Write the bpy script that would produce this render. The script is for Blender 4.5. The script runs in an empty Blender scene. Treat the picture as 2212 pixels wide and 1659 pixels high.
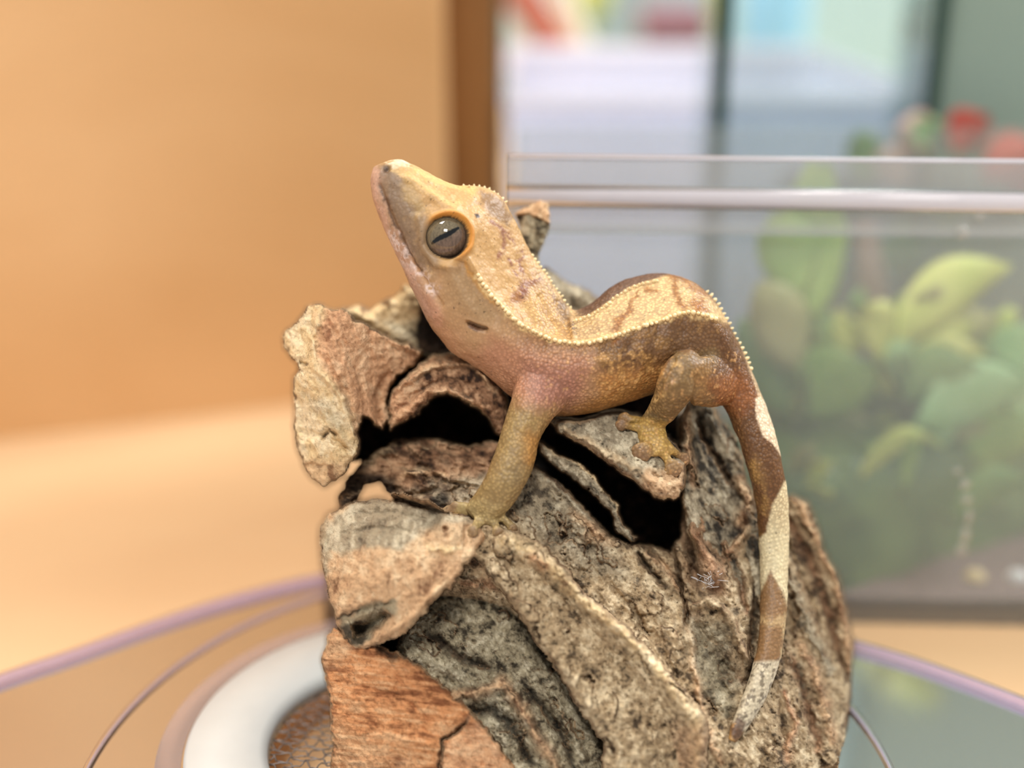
import bpy, bmesh, math, random
import numpy as np
from mathutils import Vector, Matrix
random.seed(7)
MM = 0.001
# ---------------------------------------------------------------- camera
PITCH = math.radians(24)
CAMZ = 215.0                     # mm above the table top (table top is z = 0)
LIDZ = 15.0
F_PX = 3072.0
D0 = 307.2                       # focus distance, mm
CX, CY = 1106.0, 829.5
Rv = np.array([1.0, 0, 0]); Fv = np.array([0, math.cos(PITCH), -math.sin(PITCH)]); Uv = np.array([0, math.sin(PITCH), math.cos(PITCH)])
C0 = np.array([0, 0, CAMZ])
sc = bpy.context.scene
cam = bpy.data.cameras.new('camera'); camo = bpy.data.objects.new('camera', cam); sc.collection.objects.link(camo)
camo.location = (0, 0, CAMZ * MM); camo.rotation_euler = (math.pi / 2 - PITCH, 0, 0)
cam.lens = 50; cam.sensor_width = 36; cam.clip_start = 0.005; cam.clip_end = 20
cam.dof.use_dof = True; cam.dof.focus_distance = (D0 - 6) * MM; cam.dof.aperture_fstop = 3.3; cam.dof.aperture_blades = 0
sc.camera = camo
# ---------------------------------------------------------------- light
w = bpy.data.worlds.new('world'); sc.world = w; w.use_nodes = True
w.node_tree.nodes['Background'].inputs[0].default_value = (0.93, 0.96, 1.0, 1); w.node_tree.nodes['Background'].inputs[1].default_value = 0.50
def area(name, loc, target, size, power, col):
    l = bpy.data.lights.new(name, 'AREA'); l.shape = 'RECTANGLE'; l.size = size[0]; l.size_y = size[1]; l.energy = power; l.color = col
    o = bpy.data.objects.new(name, l); sc.collection.objects.link(o); o.location = loc
    o.rotation_euler = (Vector(target) - Vector(loc)).to_track_quat('-Z', 'Y').to_euler(); return o
T0 = (0.0, 0.3, 0.08)
area('ceiling_lamp', (-0.42, 0.66, 1.25), T0, (0.42, 0.42), 23, (1.0, 0.96, 0.90))
area('front_fill_light', (-0.15, -0.55, 1.35), (0.05, 0.5, 0.05), (0.40, 0.30), 15, (1.0, 0.97, 0.92))  # added fill light above and behind the camera, brightens panel and plants
area('window_light', (1.05, 0.86, 0.98), T0, (0.32, 0.42), 26, (0.93, 0.97, 1.0))
sc.view_settings.view_transform = 'Standard'; sc.view_settings.look = 'None'; sc.view_settings.gamma = 1; sc.view_settings.exposure = 0.22
try: sc.view_settings.use_curve_mapping = False
except Exception: pass
sc.cycles.transparent_max_bounces = 24; sc.cycles.max_bounces = 8
# ---------------------------------------------------------------- helpers
def P(px, py, wd):
    """point wd mm nearer than the focus plane along the line through a photograph pixel; arrays welcome; mm"""
    px = np.asarray(px, float); py = np.asarray(py, float); wd = np.asarray(wd, float)
    d = D0 - wd
    a = ((px - CX) / F_PX * d)[..., None]; b = (-(py - CY) / F_PX * d)[..., None]
    return C0 + a * Rv + b * Uv + d[..., None] * Fv
def invP(p):
    q = p - C0; d = q @ Fv
    return CX + F_PX * (q @ Rv) / d, CY - F_PX * (q @ Uv) / d, D0 - d
def lin(r, g=None, b=None):
    if g is None: r, g, b = r
    f = lambda c: ((c / 255 + 0.055) / 1.055) ** 2.4 if c > 10 else c / 255 / 12.92
    return np.array([f(r), f(g), f(b)])
def tag(o, label=None, cat=None, group=None, kind=None):
    if label: o['label'] = label
    if cat: o['category'] = cat
    if group: o['group'] = group
    if kind: o['kind'] = kind
    return o
def empty(name, loc=(0, 0, 0)):
    o = bpy.data.objects.new(name, None); o.empty_display_size = 0.01; sc.collection.objects.link(o); o.location = loc; return o
def mesh_obj(name, verts, faces, mat=None, parent=None, smooth=True, cols=None):
    """verts in mm world coordinates"""
    me = bpy.data.meshes.new(name)
    v = np.asarray(verts, float) * MM
    if isinstance(faces, np.ndarray):
        n = len(faces); k = faces.shape[1]
        me.vertices.add(len(v)); me.vertices.foreach_set('co', v.ravel())
        me.loops.add(n * k); me.loops.foreach_set('vertex_index', faces.ravel().astype(np.int32))
        me.polygons.add(n); me.polygons.foreach_set('loop_start', np.arange(0, n * k, k, dtype=np.int32))
        me.update(calc_edges=True); me.validate()
    else:
        me.from_pydata(v.tolist(), [], faces)
    if smooth: me.polygons.foreach_set('use_smooth', np.ones(len(me.polygons), bool))
    if cols is not None:
        a = me.color_attributes.new('Col', 'FLOAT_COLOR', 'POINT')
        a.data.foreach_set('color', np.c_[cols, np.ones(len(cols))].astype(np.float32).ravel())
    if mat: me.materials.append(mat)
    o = bpy.data.objects.new(name, me); sc.collection.objects.link(o)
    if parent is not None: attach(o, parent)
    return o
def attach(o, parent):
    o.parent = parent
    o.matrix_parent_inverse = Matrix.Translation(-parent.location) if parent.type == 'EMPTY' else Matrix.Identity(4)
class MB:
    def __init__(s): s.v = []; s.f = []
    def add(s, v, f):
        n = len(s.v); s.v += [tuple(x) for x in v]; s.f += [tuple(i + n for i in q) for q in f]; return s
    def box(s, x0, x1, y0, y1, z0, z1, bev=0.0):
        v = [(x, y, z) for x in (x0, x1) for y in (y0, y1) for z in (z0, z1)]
        return s.add(v, [(0, 1, 3, 2), (4, 6, 7, 5), (0, 4, 5, 1), (2, 3, 7, 6), (0, 2, 6, 4), (1, 5, 7, 3)])
    def obox(s, p0, p1, th, z0, z1):
        """upright slab from p0 to p1 in plan, thickness th centred"""
        d = np.array(p1, float) - p0; d /= np.linalg.norm(d); n = np.array([-d[1], d[0]]) * th / 2
        c = [p0 - n, p1 - n, p1 + n, p0 + n]
        v = [(q[0], q[1], z) for z in (z0, z1) for q in c]
        return s.add(v, [(3, 2, 1, 0), (4, 5, 6, 7), (0, 1, 5, 4), (1, 2, 6, 5), (2, 3, 7, 6), (3, 0, 4, 7)])
    def tube(s, pts, rad, n=8, closed=False):
        pts = np.asarray(pts, float); m = len(pts); rad = np.broadcast_to(np.asarray(rad, float), (m,))
        if closed: t = np.roll(pts, -1, 0) - np.roll(pts, 1, 0)
        else: t = np.gradient(pts, axis=0)
        t /= np.linalg.norm(t, axis=1)[:, None] + 1e-12
        up = np.array([0, 0, 1.0]) if abs(t[:, 2]).mean() < 0.8 else np.array([1.0, 0, 0])
        vs = []
        for i in range(m):
            a = np.cross(t[i], up); a /= np.linalg.norm(a) + 1e-9; b = np.cross(a, t[i])
            for k in range(n):
                an = 2 * math.pi * k / n; vs.append(pts[i] + rad[i] * (math.cos(an) * a + math.sin(an) * b))
        fs = []
        for i in range(m if closed else m - 1):
            j = (i + 1) % m
            for k in range(n): fs.append((i * n + k, i * n + (k + 1) % n, j * n + (k + 1) % n, j * n + k))
        if not closed: fs += [tuple(range(n))[::-1], tuple((m - 1) * n + k for k in range(n))]
        return s.add(vs, fs)
    def lathe(s, prof, cen, n=96, closed=False):
        """prof: (radius, z) list, around a vertical axis"""
        m = len(prof); v = []
        for i in range(n):
            a = 2 * math.pi * i / n
            v += [(cen[0] + r * math.cos(a), cen[1] + r * math.sin(a), z) for r, z in prof]
        f = []
        for i in range(n):
            j = (i + 1) % n
            for k in range(m if closed else m - 1):
                l = (k + 1) % m; f.append((i * m + k, j * m + k, j * m + l, i * m + l))
        return s.add(v, f)
    def build(s, name, mat, parent=None, smooth=False, bevel=0.0):
        o = mesh_obj(name, s.v, s.f, mat, parent, smooth)
        if bevel:
            b = o.modifiers.new('b', 'BEVEL'); b.width = bevel * MM; b.segments = 2; b.limit_method = 'ANGLE'
        return o
def catmull(pts, n, closed=False):
    p = np.asarray(pts, float); m = len(p)
    segs = m if closed else m - 1
    out = []
    for i in range(segs):
        g = lambda k: p[k % m] if closed else p[min(max(k, 0), m - 1)]
        a, b, c, d = g(i - 1), g(i), g(i + 1), g(i + 2)
        t = np.linspace(0, 1, n, endpoint=False)[:, None]
        out.append(0.5 * (2 * b + (c - a) * t + (2 * a - 5 * b + 4 * c - d) * t * t + (3 * b - a - 3 * c + d) * t ** 3))
    out = np.concatenate(out)
    return out if closed else np.vstack([out, p[-1]])
# ---- noise in numpy
def _h(i, j, k, seed):
    x = (i.astype(np.uint32) * np.uint32(374761393) + j.astype(np.uint32) * np.uint32(668265263) + k.astype(np.uint32) * np.uint32(2246822519) + np.uint32(seed * 3266489917 & 0xffffffff))
    x = (x ^ (x >> np.uint32(13))) * np.uint32(1274126177); x = x ^ (x >> np.uint32(16))
    return (x & np.uint32(0xffffff)).astype(np.float32) / np.float32(0xffffff)
def vn(x, y, z=None, seed=0):
    x = np.asarray(x, np.float32); y = np.asarray(y, np.float32)
    xi = np.floor(x); yi = np.floor(y); fx = x - xi; fy = y - yi
    fx = fx * fx * (3 - 2 * fx); fy = fy * fy * (3 - 2 * fy); xi = xi.astype(np.int64); yi = yi.astype(np.int64)
    if z is None:
        k = np.zeros_like(xi)
        a = _h(xi, yi, k, seed); b = _h(xi + 1, yi, k, seed); c = _h(xi, yi + 1, k, seed); d = _h(xi + 1, yi + 1, k, seed)
        return (a + (b - a) * fx) * (1 - fy) + (c + (d - c) * fx) * fy
    z = np.asarray(z, np.float32); zi = np.floor(z); fz = z - zi; fz = fz * fz * (3 - 2 * fz); zi = zi.astype(np.int64)
    r = []
    for dz in (0, 1):
        a = _h(xi, yi, zi + dz, seed); b = _h(xi + 1, yi, zi + dz, seed); c = _h(xi, yi + 1, zi + dz, seed); d = _h(xi + 1, yi + 1, zi + dz, seed)
        r.append((a + (b - a) * fx) * (1 - fy) + (c + (d - c) * fx) * fy)
    return r[0] * (1 - fz) + r[1] * fz
def fbm(x, y, z=None, oct=4, seed=0, gain=0.5):
    s = 0; a = 1; t = 0
    for o in range(oct):
        s = s + a * vn(x * 2 ** o + 17.3 * o, y * 2 ** o - 9.1 * o, None if z is None else z * 2 ** o, seed + o); t += a; a *= gain
    return s / t            # 0..1, mean .5
def ridged(x, y, oct=4, seed=0):
    s = 0; a = 1; t = 0
    for o in range(oct):
        s = s + a * (1 - np.abs(2 * vn(x * 2 ** o + 5.3 * o, y * 2 ** o, None, seed + o) - 1)); t += a; a *= 0.55
    return s / t
def sstep(x, a, b):
    t = np.clip((x - a) / (b - a), 0, 1); return t * t * (3 - 2 * t)
def seg_dist(x, y, pts, closed=False):
    p = np.asarray(pts, float); q = np.roll(p, -1, 0) if closed else p[1:]; p = p if closed else p[:-1]
    d = np.full(x.shape, 1e9, np.float32); tt = np.zeros(x.shape, np.float32); L = np.hypot(*(q - p).T); cum = np.concatenate([[0], np.cumsum(L)])
    for i in range(len(p)):
        e = q[i] - p[i]; l2 = max(e @ e, 1e-9)
        t = np.clip(((x - p[i, 0]) * e[0] + (y - p[i, 1]) * e[1]) / l2, 0, 1)
        dd = np.hypot(x - p[i, 0] - t * e[0], y - p[i, 1] - t * e[1]); m = dd < d
        d[m] = dd[m]; tt[m] = ((cum[i] + t * L[i]) / cum[-1])[m]
    return d, tt
def inside(x, y, poly):
    p = np.asarray(poly, float); q = np.roll(p, -1, 0); c = np.zeros(x.shape, bool)
    for a, b in zip(p, q):
        if a[1] == b[1]: continue
        m = ((a[1] > y) != (b[1] > y)) & (x < (b[0] - a[0]) * (y - a[1]) / (b[1] - a[1]) + a[0]); c ^= m
    return c
def sdist(x, y, poly):
    """positive inside"""
    d, _ = seg_dist(x, y, poly, True); return np.where(inside(x, y, poly), d, -d)
def rbf(pts):
    p = np.asarray(pts, float); n = len(p); k = lambda r: r * r * np.log(r + 1e-6)
    s = 300.0; X = p[:, :2] / s
    K = k(np.hypot(X[:, None, 0] - X[None, :, 0], X[:, None, 1] - X[None, :, 1])) + np.eye(n) * 0.02
    A = np.zeros((n + 3, n + 3)); A[:n, :n] = K; A[:n, n] = 1; A[:n, n + 1:] = X; A[n:, :n] = A[:n, n:].T
    c = np.linalg.solve(A, np.concatenate([p[:, 2], [0, 0, 0]]))
    def f(x, y):
        x = x / s; y = y / s; o = c[n] + c[n + 1] * x + c[n + 2] * y
        for i in range(n): o = o + c[i] * k(np.hypot(x - X[i, 0], y - X[i, 1]))
        return o
    return f
# ---------------------------------------------------------------- materials
MATS = {}
def nodes(name):
    m = bpy.data.materials.new(name); m.use_nodes = True; nt = m.node_tree
    b = nt.nodes['Principled BSDF']; return m, nt, b
def N(nt, t, **kw):
    n = nt.nodes.new(t)
    for k, v in kw.items():
        if k.startswith('i_'):
            key = k[2:]; key = int(key) if key.isdigit() else key.replace('_', ' ')
            n.inputs[key].default_value = v
        else: setattr(n, k, v)
    return n
def rgba(c): return (*[float(x) for x in c], 1.0)
def plain(name, col, rough=0.5, metal=0.0, noise=0.0, nscale=40, bump=0.0, spec=0.5):
    m, nt, b = nodes(name)
    b.inputs['Roughness'].default_value = rough; b.inputs['Metallic'].default_value = metal; b.inputs['Specular IOR Level'].default_value = spec
    tc = N(nt, 'ShaderNodeTexCoord'); nz = N(nt, 'ShaderNodeTexNoise', i_Scale=nscale, i_Detail=5.0)
    nt.links.new(tc.outputs['Object'], nz.inputs['Vector'])
    mx = N(nt, 'ShaderNodeMix', data_type='RGBA', blend_type='MIX')
    c = lin(col); mx.inputs[6].default_value = rgba(np.clip(c * (1 - noise), 0, 1)); mx.inputs[7].default_value = rgba(np.clip(c * (1 + noise), 0, 1))
    nt.links.new(nz.outputs['Fac'], mx.inputs[0]); nt.links.new(mx.outputs[2], b.inputs['Base Color'])
    if bump:
        bp = N(nt, 'ShaderNodeBump', i_Strength=bump, i_Distance=0.0005); nt.links.new(nz.outputs['Fac'], bp.inputs['Height']); nt.links.new(bp.outputs[0], b.inputs['Normal'])
    return m
def wood(name, c1, c2, scale=(3, 3, 30), rough=0.45, dist=1.5):
    m, nt, b = nodes(name)
    tc = N(nt, 'ShaderNodeTexCoord'); mp = N(nt, 'ShaderNodeMapping'); mp.inputs['Scale'].default_value = scale
    nz = N(nt, 'ShaderNodeTexNoise', i_Scale=1.0, i_Detail=6.0, i_Distortion=dist)
    n2 = N(nt, 'ShaderNodeTexNoise', i_Scale=6.0, i_Detail=3.0)
    r = N(nt, 'ShaderNodeValToRGB'); r.color_ramp.elements[0].position = 0.3; r.color_ramp.elements[1].position = 0.7
    r.color_ramp.elements[0].color = rgba(lin(c1)); r.color_ramp.elements[1].color = rgba(lin(c2))
    L = nt.links.new
    L(tc.outputs['Object'], mp.inputs['Vector']); L(mp.outputs[0], nz.inputs['Vector']); L(tc.outputs['Object'], n2.inputs['Vector'])
    ad = N(nt, 'ShaderNodeMath', operation='ADD'); ml = N(nt, 'ShaderNodeMath', operation='MULTIPLY'); ml.inputs[1].default_value = 0.5
    L(nz.outputs['Fac'], ad.inputs[0]); L(n2.outputs['Fac'], ad.inputs[1]); L(ad.outputs[0], ml.inputs[0]); L(ml.outputs[0], r.inputs[0])
    L(r.outputs[0], b.inputs['Base Color']); b.inputs['Roughness'].default_value = rough; b.inputs['Specular IOR Level'].default_value = 0.35
    return m
def clear(name, milk=0.12, tint=(240, 238, 246), gloss=0.5, rough=0.08):
    """clear plastic or glass: see-through, a little milky, with a fresnel sheen"""
    m = bpy.data.materials.new(name); m.use_nodes = True; nt = m.node_tree; nt.nodes.clear(); L = nt.links.new
    out = N(nt, 'ShaderNodeOutputMaterial'); tr = N(nt, 'ShaderNodeBsdfTransparent'); tr.inputs[0].default_value = rgba(lin(tint) ** 0.3)
    df = N(nt, 'ShaderNodeBsdfDiffuse'); df.inputs[0].default_value = rgba(lin(tint))
    tl = N(nt, 'ShaderNodeBsdfTranslucent'); tl.inputs[0].default_value = rgba(lin(tint))
    dm = N(nt, 'ShaderNodeMixShader'); dm.inputs[0].default_value = 0.5; L(df.outputs[0], dm.inputs[1]); L(tl.outputs[0], dm.inputs[2])
    m1 = N(nt, 'ShaderNodeMixShader'); m1.inputs[0].default_value = milk; L(tr.outputs[0], m1.inputs[1]); L(dm.outputs[0], m1.inputs[2])
    gl = N(nt, 'ShaderNodeBsdfGlossy'); gl.inputs['Roughness'].default_value = rough
    fr = N(nt, 'ShaderNodeFresnel', i_IOR=1.3); ml = N(nt, 'ShaderNodeMath', operation='MULTIPLY'); ml.inputs[1].default_value = gloss; L(fr.outputs[0], ml.inputs[0])
    m2 = N(nt, 'ShaderNodeMixShader'); L(ml.outputs[0], m2.inputs[0]); L(m1.outputs[0], m2.inputs[1]); L(gl.outputs[0], m2.inputs[2]); L(m2.outputs[0], out.inputs[0])
    return m
def leafmat(name, c1, c2):
    m, nt, b = nodes(name); L = nt.links.new
    tc = N(nt, 'ShaderNodeTexCoord'); nz = N(nt, 'ShaderNodeTexNoise', i_Scale=60.0, i_Detail=3.0); r = N(nt, 'ShaderNodeValToRGB')
    r.color_ramp.elements[0].position = .35; r.color_ramp.elements[1].position = .65
    r.color_ramp.elements[0].color = rgba(lin(c1)); r.color_ramp.elements[1].color = rgba(lin(c2))
    L(tc.outputs['Object'], nz.inputs['Vector']); L(nz.outputs['Fac'], r.inputs[0]); L(r.outputs[0], b.inputs['Base Color']); b.inputs['Roughness'].default_value = 0.4
    return m
def barkmat():
    m, nt, b = nodes('bark'); L = nt.links.new
    at = N(nt, 'ShaderNodeAttribute', attribute_name='Col'); tc = N(nt, 'ShaderNodeTexCoord')
    n1 = N(nt, 'ShaderNodeTexNoise', i_Scale=900.0, i_Detail=6.0, i_Roughness=0.7); L(tc.outputs['Object'], n1.inputs['Vector'])
    n2 = N(nt, 'ShaderNodeTexNoise', i_Scale=330.0, i_Detail=5.0, i_Roughness=0.65); L(tc.outputs['Object'], n2.inputs['Vector'])
    r = N(nt, 'ShaderNodeValToRGB'); e = r.color_ramp.elements; e[0].position = 0.30; e[0].color = (.46, .42, .38, 1); e[1].position = .47; e[1].color = (1, 1, 1, 1)
    x = e.new(.78); x.color = (1.25, 1.25, 1.22, 1)
    L(n1.outputs['Fac'], r.inputs[0])
    mx = N(nt, 'ShaderNodeMix', data_type='RGBA', blend_type='MULTIPLY'); mx.inputs[0].default_value = 0.85
    sp = N(nt, 'ShaderNodeAttribute', attribute_name='Break'); n3 = N(nt, 'ShaderNodeTexNoise', i_Scale=260.0, i_Detail=7.0, i_Roughness=0.68, i_Distortion=.6); L(tc.outputs['Object'], n3.inputs['Vector'])
    r3 = N(nt, 'ShaderNodeValToRGB'); e3 = r3.color_ramp.elements; e3[0].position = .36; e3[0].color = rgba(lin(66, 48, 36)); e3[1].position = .66; e3[1].color = rgba(lin(204, 176, 138)); y3 = e3.new(.5); y3.color = rgba(lin(146, 118, 88))
    L(n3.outputs['Fac'], r3.inputs[0]); m3 = N(nt, 'ShaderNodeMix', data_type='RGBA'); L(sp.outputs['Fac'], m3.inputs[0]); L(at.outputs['Color'], m3.inputs[6]); L(r3.outputs[0], m3.inputs[7])
    L(m3.outputs[2], mx.inputs[6]); L(r.outputs[0], mx.inputs[7]); L(mx.outputs[2], b.inputs['Base Color'])
    ad = N(nt, 'ShaderNodeMath', operation='ADD'); L(n1.outputs['Fac'], ad.inputs[0]); L(n2.outputs['Fac'], ad.inputs[1])
    bp = N(nt, 'ShaderNodeBump', i_Strength=0.9, i_Distance=0.0008); L(ad.outputs[0], bp.inputs['Height']); L(bp.outputs[0], b.inputs['Normal'])
    b.inputs['Roughness'].default_value = 0.88; b.inputs['Specular IOR Level'].default_value = 0.25
    return m
def skinmat():
    m, nt, b = nodes('gecko_skin'); L = nt.links.new
    at = N(nt, 'ShaderNodeAttribute', attribute_name='Col'); tc = N(nt, 'ShaderNodeTexCoord'); a2 = N(nt, 'ShaderNodeAttribute', attribute_name='Bump')
    v = N(nt, 'ShaderNodeTexVoronoi', i_Scale=1450.0); L(tc.outputs['Object'], v.inputs['Vector'])
    r = N(nt, 'ShaderNodeValToRGB'); e = r.color_ramp.elements; e[0].position = 0.12; e[0].color = (1.20, 1.18, 1.12, 1); e[1].position = .62; e[1].color = (.68, .64, .60, 1)
    L(v.outputs['Distance'], r.inputs[0])
    mx = N(nt, 'ShaderNodeMix', data_type='RGBA', blend_type='MULTIPLY'); L(a2.outputs['Fac'], mx.inputs[0])
    L(at.outputs['Color'], mx.inputs[6]); L(r.outputs[0], mx.inputs[7]); L(mx.outputs[2], b.inputs['Base Color'])
    iv = N(nt, 'ShaderNodeMath', operation='MULTIPLY'); iv.inputs[1].default_value = -1.0; L(v.outputs['Distance'], iv.inputs[0])
    st = N(nt, 'ShaderNodeMath', operation='MULTIPLY'); st.inputs[1].default_value = 0.8; L(a2.outputs['Fac'], st.inputs[0])
    bp = N(nt, 'ShaderNodeBump', i_Distance=0.00022); L(st.outputs[0], bp.inputs['Strength']); L(iv.outputs[0], bp.inputs['Height']); L(bp.outputs[0], b.inputs['Normal'])
    b.inputs['Roughness'].default_value = 0.48; b.inputs['Specular IOR Level'].default_value = 0.35
    b.inputs['Subsurface Weight'].default_value = 0.08; b.inputs['Subsurface Radius'].default_value = (0.0015, 0.0007, 0.0004)
    return m
M_bark = barkmat(); M_skin = skinmat()
# ================================================================ the cork bark
STEP = 2.2
gx = np.arange(596, 1866, STEP); gy = np.arange(420, 1960, STEP)
GX, GY = np.meshgrid(gx, gy); GX = GX.astype(np.float32); GY = GY.astype(np.float32)
# ragged edges: outlines are read through a wobbling of the coordinates
WX = GX + 16 * (fbm(GX / 60, GY / 60, seed=3) - .5) + 11 * (fbm(GX / 13, GY / 13, oct=3, seed=5) - .5)
WY = GY + 16 * (fbm(GX / 60, GY / 60, seed=11) - .5) + 11 * (fbm(GX / 13, GY / 13, oct=3, seed=13) - .5)
def crop(pts, m):
    p = np.asarray(pts)[:, :2]; x0, y0 = p.min(0) - m; x1, y1 = p.max(0) + m
    i0 = max(int((y0 - gy[0]) / STEP), 0); i1 = max(int((y1 - gy[0]) / STEP) + 2, 0); j0 = max(int((x0 - gx[0]) / STEP), 0); j1 = max(int((x1 - gx[0]) / STEP) + 2, 0)
    return slice(i0, i1), slice(j0, j1)
def along(x, y, deg, sl, sa):
    """coordinates stretched along a grain direction (degrees below the horizontal to the right)"""
    a = math.radians(deg); return (x * math.cos(a) + y * math.sin(a)) / sl, (-x * math.sin(a) + y * math.cos(a)) / sa
TOP = np.full(GX.shape, -1e3, np.float32); LID = np.full(GX.shape, -1, np.int32); COL = np.zeros(GX.shape + (3,), np.float32); UNION = np.full(GX.shape, -1e3, np.float32)
# colour recipes: (dark, mid, light, share of dark, noise size, grain degrees, stretch)
TAN = ((74, 60, 45), (174, 149, 115), (220, 198, 162))
GREY = ((62, 56, 48), (152, 138, 114), (206, 192, 164))
PINK = ((150, 102, 72), (212, 164, 124), (230, 190, 150))
CREAM = ((140, 108, 74), (226, 196, 148), (240, 218, 178))
RUST = ((144, 90, 56), (204, 142, 94), (222, 172, 126))
UNDER = ((132, 94, 66), (206, 166, 126), (228, 196, 156))
DARK = ((8, 7, 6), (34, 26, 20), (70, 54, 40))  # near-black; besides black bits, it paints shade into cracks and under overhangs
BROWN = ((48, 32, 24), (140, 102, 74), (196, 156, 120))
MOSS = ((64, 56, 44), (158, 145, 118), (206, 194, 166))
def colour(rec, x, y, size, deg=0, st=1.0, dark=.36, light=.62, seed=0):
    u, v = along(x, y, deg, size * st, size)
    n = fbm(u, v, oct=5, seed=seed, gain=.62); n2 = fbm(x / 60, y / 60, oct=4, seed=seed + 40, gain=.65)
    n = .5 + .75 * (n - .5) + .65 * (n2 - .5)
    a, b, c = lin(rec[0]), lin(rec[1]), lin(rec[2])
    td = sstep(n, dark - .09, dark + .11)[..., None]; tl = sstep(n, light - .14, light + .10)[..., None]
    return (a * (1 - td) + b * td) * (1 - tl * (n > .45)[..., None]) + c * tl * (n > .45)[..., None]
def layer(idx, poly, wp, R, h, rec, size=14, deg=0, st=1.0, dark=.36, light=.62, strokes=(), amp=.7, nsz=46, ndeg=None, nst=1.6, fine=.28, patches=(), cap=0, raw=False, rid=.0):
    sl = crop(poly, R + 14); x, y = WX[sl], WY[sl]; X, Y = GX[sl], GY[sl]
    if x.size == 0: return
    e = sdist(x, y, poly).astype(np.float32)
    W = rbf(wp)(X, Y)
    nd = deg if ndeg is None else ndeg
    u, v = along(X, Y, nd, nsz * nst, nsz)
    W = W + amp * 2 * (fbm(u, v, oct=3, seed=idx * 7 + 1) - .5) + rid * (ridged(u * 2.2, v * 2.2, 3, seed=idx * 7 + 4) - .6)
    u, v = along(X, Y, nd, 15 * nst, 11)
    W = W + fine * 2 * (fbm(u, v, oct=3, seed=idx * 7 + 2, gain=.6) - .5) + fine * .9 * (ridged(u * .8, v * .8, 3, seed=idx * 7 + 3) - .6)
    t = np.clip(e / R, 0, 1); W = W - h * (1 - np.sqrt(np.clip(1 - (1 - t) ** 2, 0, 1)))
    C = colour(rec, X, Y, size, deg, st, dark, light, seed=idx * 5)
    for s in strokes:
        pts, wd, am = s[:3]; am = am * (1.4 if idx in (6, 8, 11) else 1.0); d, tt = seg_dist(x, y, pts)
        fall = np.clip(np.minimum(tt, 1 - tt) * 8, 0, 1) ** .7 if len(s) < 4 or not s[3] else 1.0
        wdv = wd * (.65 + .7 * vn(X / 22, Y / 22, seed=idx + 9))
        W = W + am * np.exp(-(d / wdv) ** 2) * fall
        if len(s) > 4 and s[4] is not None:
            k = (np.exp(-(d / (wdv * (s[5] if len(s) > 5 else 1.2))) ** 2) * .9)[..., None]; C = C * (1 - k) + colour(s[4], X, Y, size * .8, deg, st, dark, light, seed=idx * 5 + 2) * k
    for pp, rc, fe, op in patches:
        dd = sdist(x + 12 * (vn(X / 20, Y / 20, seed=71) - .5), y + 12 * (vn(X / 20, Y / 20, seed=73) - .5), pp)
        k = (sstep(dd, -fe, fe) * op)[..., None]; C = C * (1 - k) + colour(rc, X, Y, size, deg, st, dark, light, seed=idx * 5 + 3) * k
    m = (e > 0) & (W > TOP[sl]); TOP[sl][m] = W[m]; LID[sl][m] = idx; COL[sl][m] = C[m]; UNION[sl] = np.maximum(UNION[sl], e)
# -- deep filler behind everything (inside of the curl), its shade painted as near-black colour
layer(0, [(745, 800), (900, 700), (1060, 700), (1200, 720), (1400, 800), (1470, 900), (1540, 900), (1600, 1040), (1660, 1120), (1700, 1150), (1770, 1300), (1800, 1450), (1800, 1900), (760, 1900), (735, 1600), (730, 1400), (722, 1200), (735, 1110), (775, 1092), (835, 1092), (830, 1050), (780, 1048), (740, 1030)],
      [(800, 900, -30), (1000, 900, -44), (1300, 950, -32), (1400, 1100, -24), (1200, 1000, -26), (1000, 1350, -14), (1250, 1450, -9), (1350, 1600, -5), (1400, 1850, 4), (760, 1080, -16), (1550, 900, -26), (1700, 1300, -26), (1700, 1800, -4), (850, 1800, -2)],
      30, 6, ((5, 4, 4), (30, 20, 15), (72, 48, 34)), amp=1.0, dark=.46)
# -- slab behind the head, with the black patch, and the spur rising behind the neck
layer(1, [(1000, 700), (1060, 600), (1150, 600), (1172, 566), (1192, 588), (1215, 608), (1252, 618), (1296, 640), (1340, 720), (1420, 760), (1440, 800), (1300, 820), (1150, 800), (1010, 770)],
      [(1200, 640, -19), (1290, 700, -20), (1100, 640, -20), (1400, 790, -20), (1100, 800, -22)], 26, 8, GREY, size=12, amp=.6)
layer(2, [(690, 700), (722, 666), (752, 662), (782, 660), (800, 668), (822, 652), (852, 638), (872, 612), (896, 616), (930, 640), (1010, 700), (1060, 780), (1040, 800), (960, 790), (900, 775), (800, 760)],
      [(720, 680, -10), (850, 660, -16), (930, 740, -20), (1030, 790, -16), (800, 750, -16)], 22, 6, CREAM, size=26, dark=.30, amp=.8,
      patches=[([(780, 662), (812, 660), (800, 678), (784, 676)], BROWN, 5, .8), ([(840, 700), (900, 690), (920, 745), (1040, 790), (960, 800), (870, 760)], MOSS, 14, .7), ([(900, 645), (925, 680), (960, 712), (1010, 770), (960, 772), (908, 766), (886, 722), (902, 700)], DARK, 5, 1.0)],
      strokes=[([(845, 640), (850, 690), (880, 740)], 10, 1.2), ([(740, 664), (800, 690), (880, 735)], 9, 1.4)])
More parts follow.
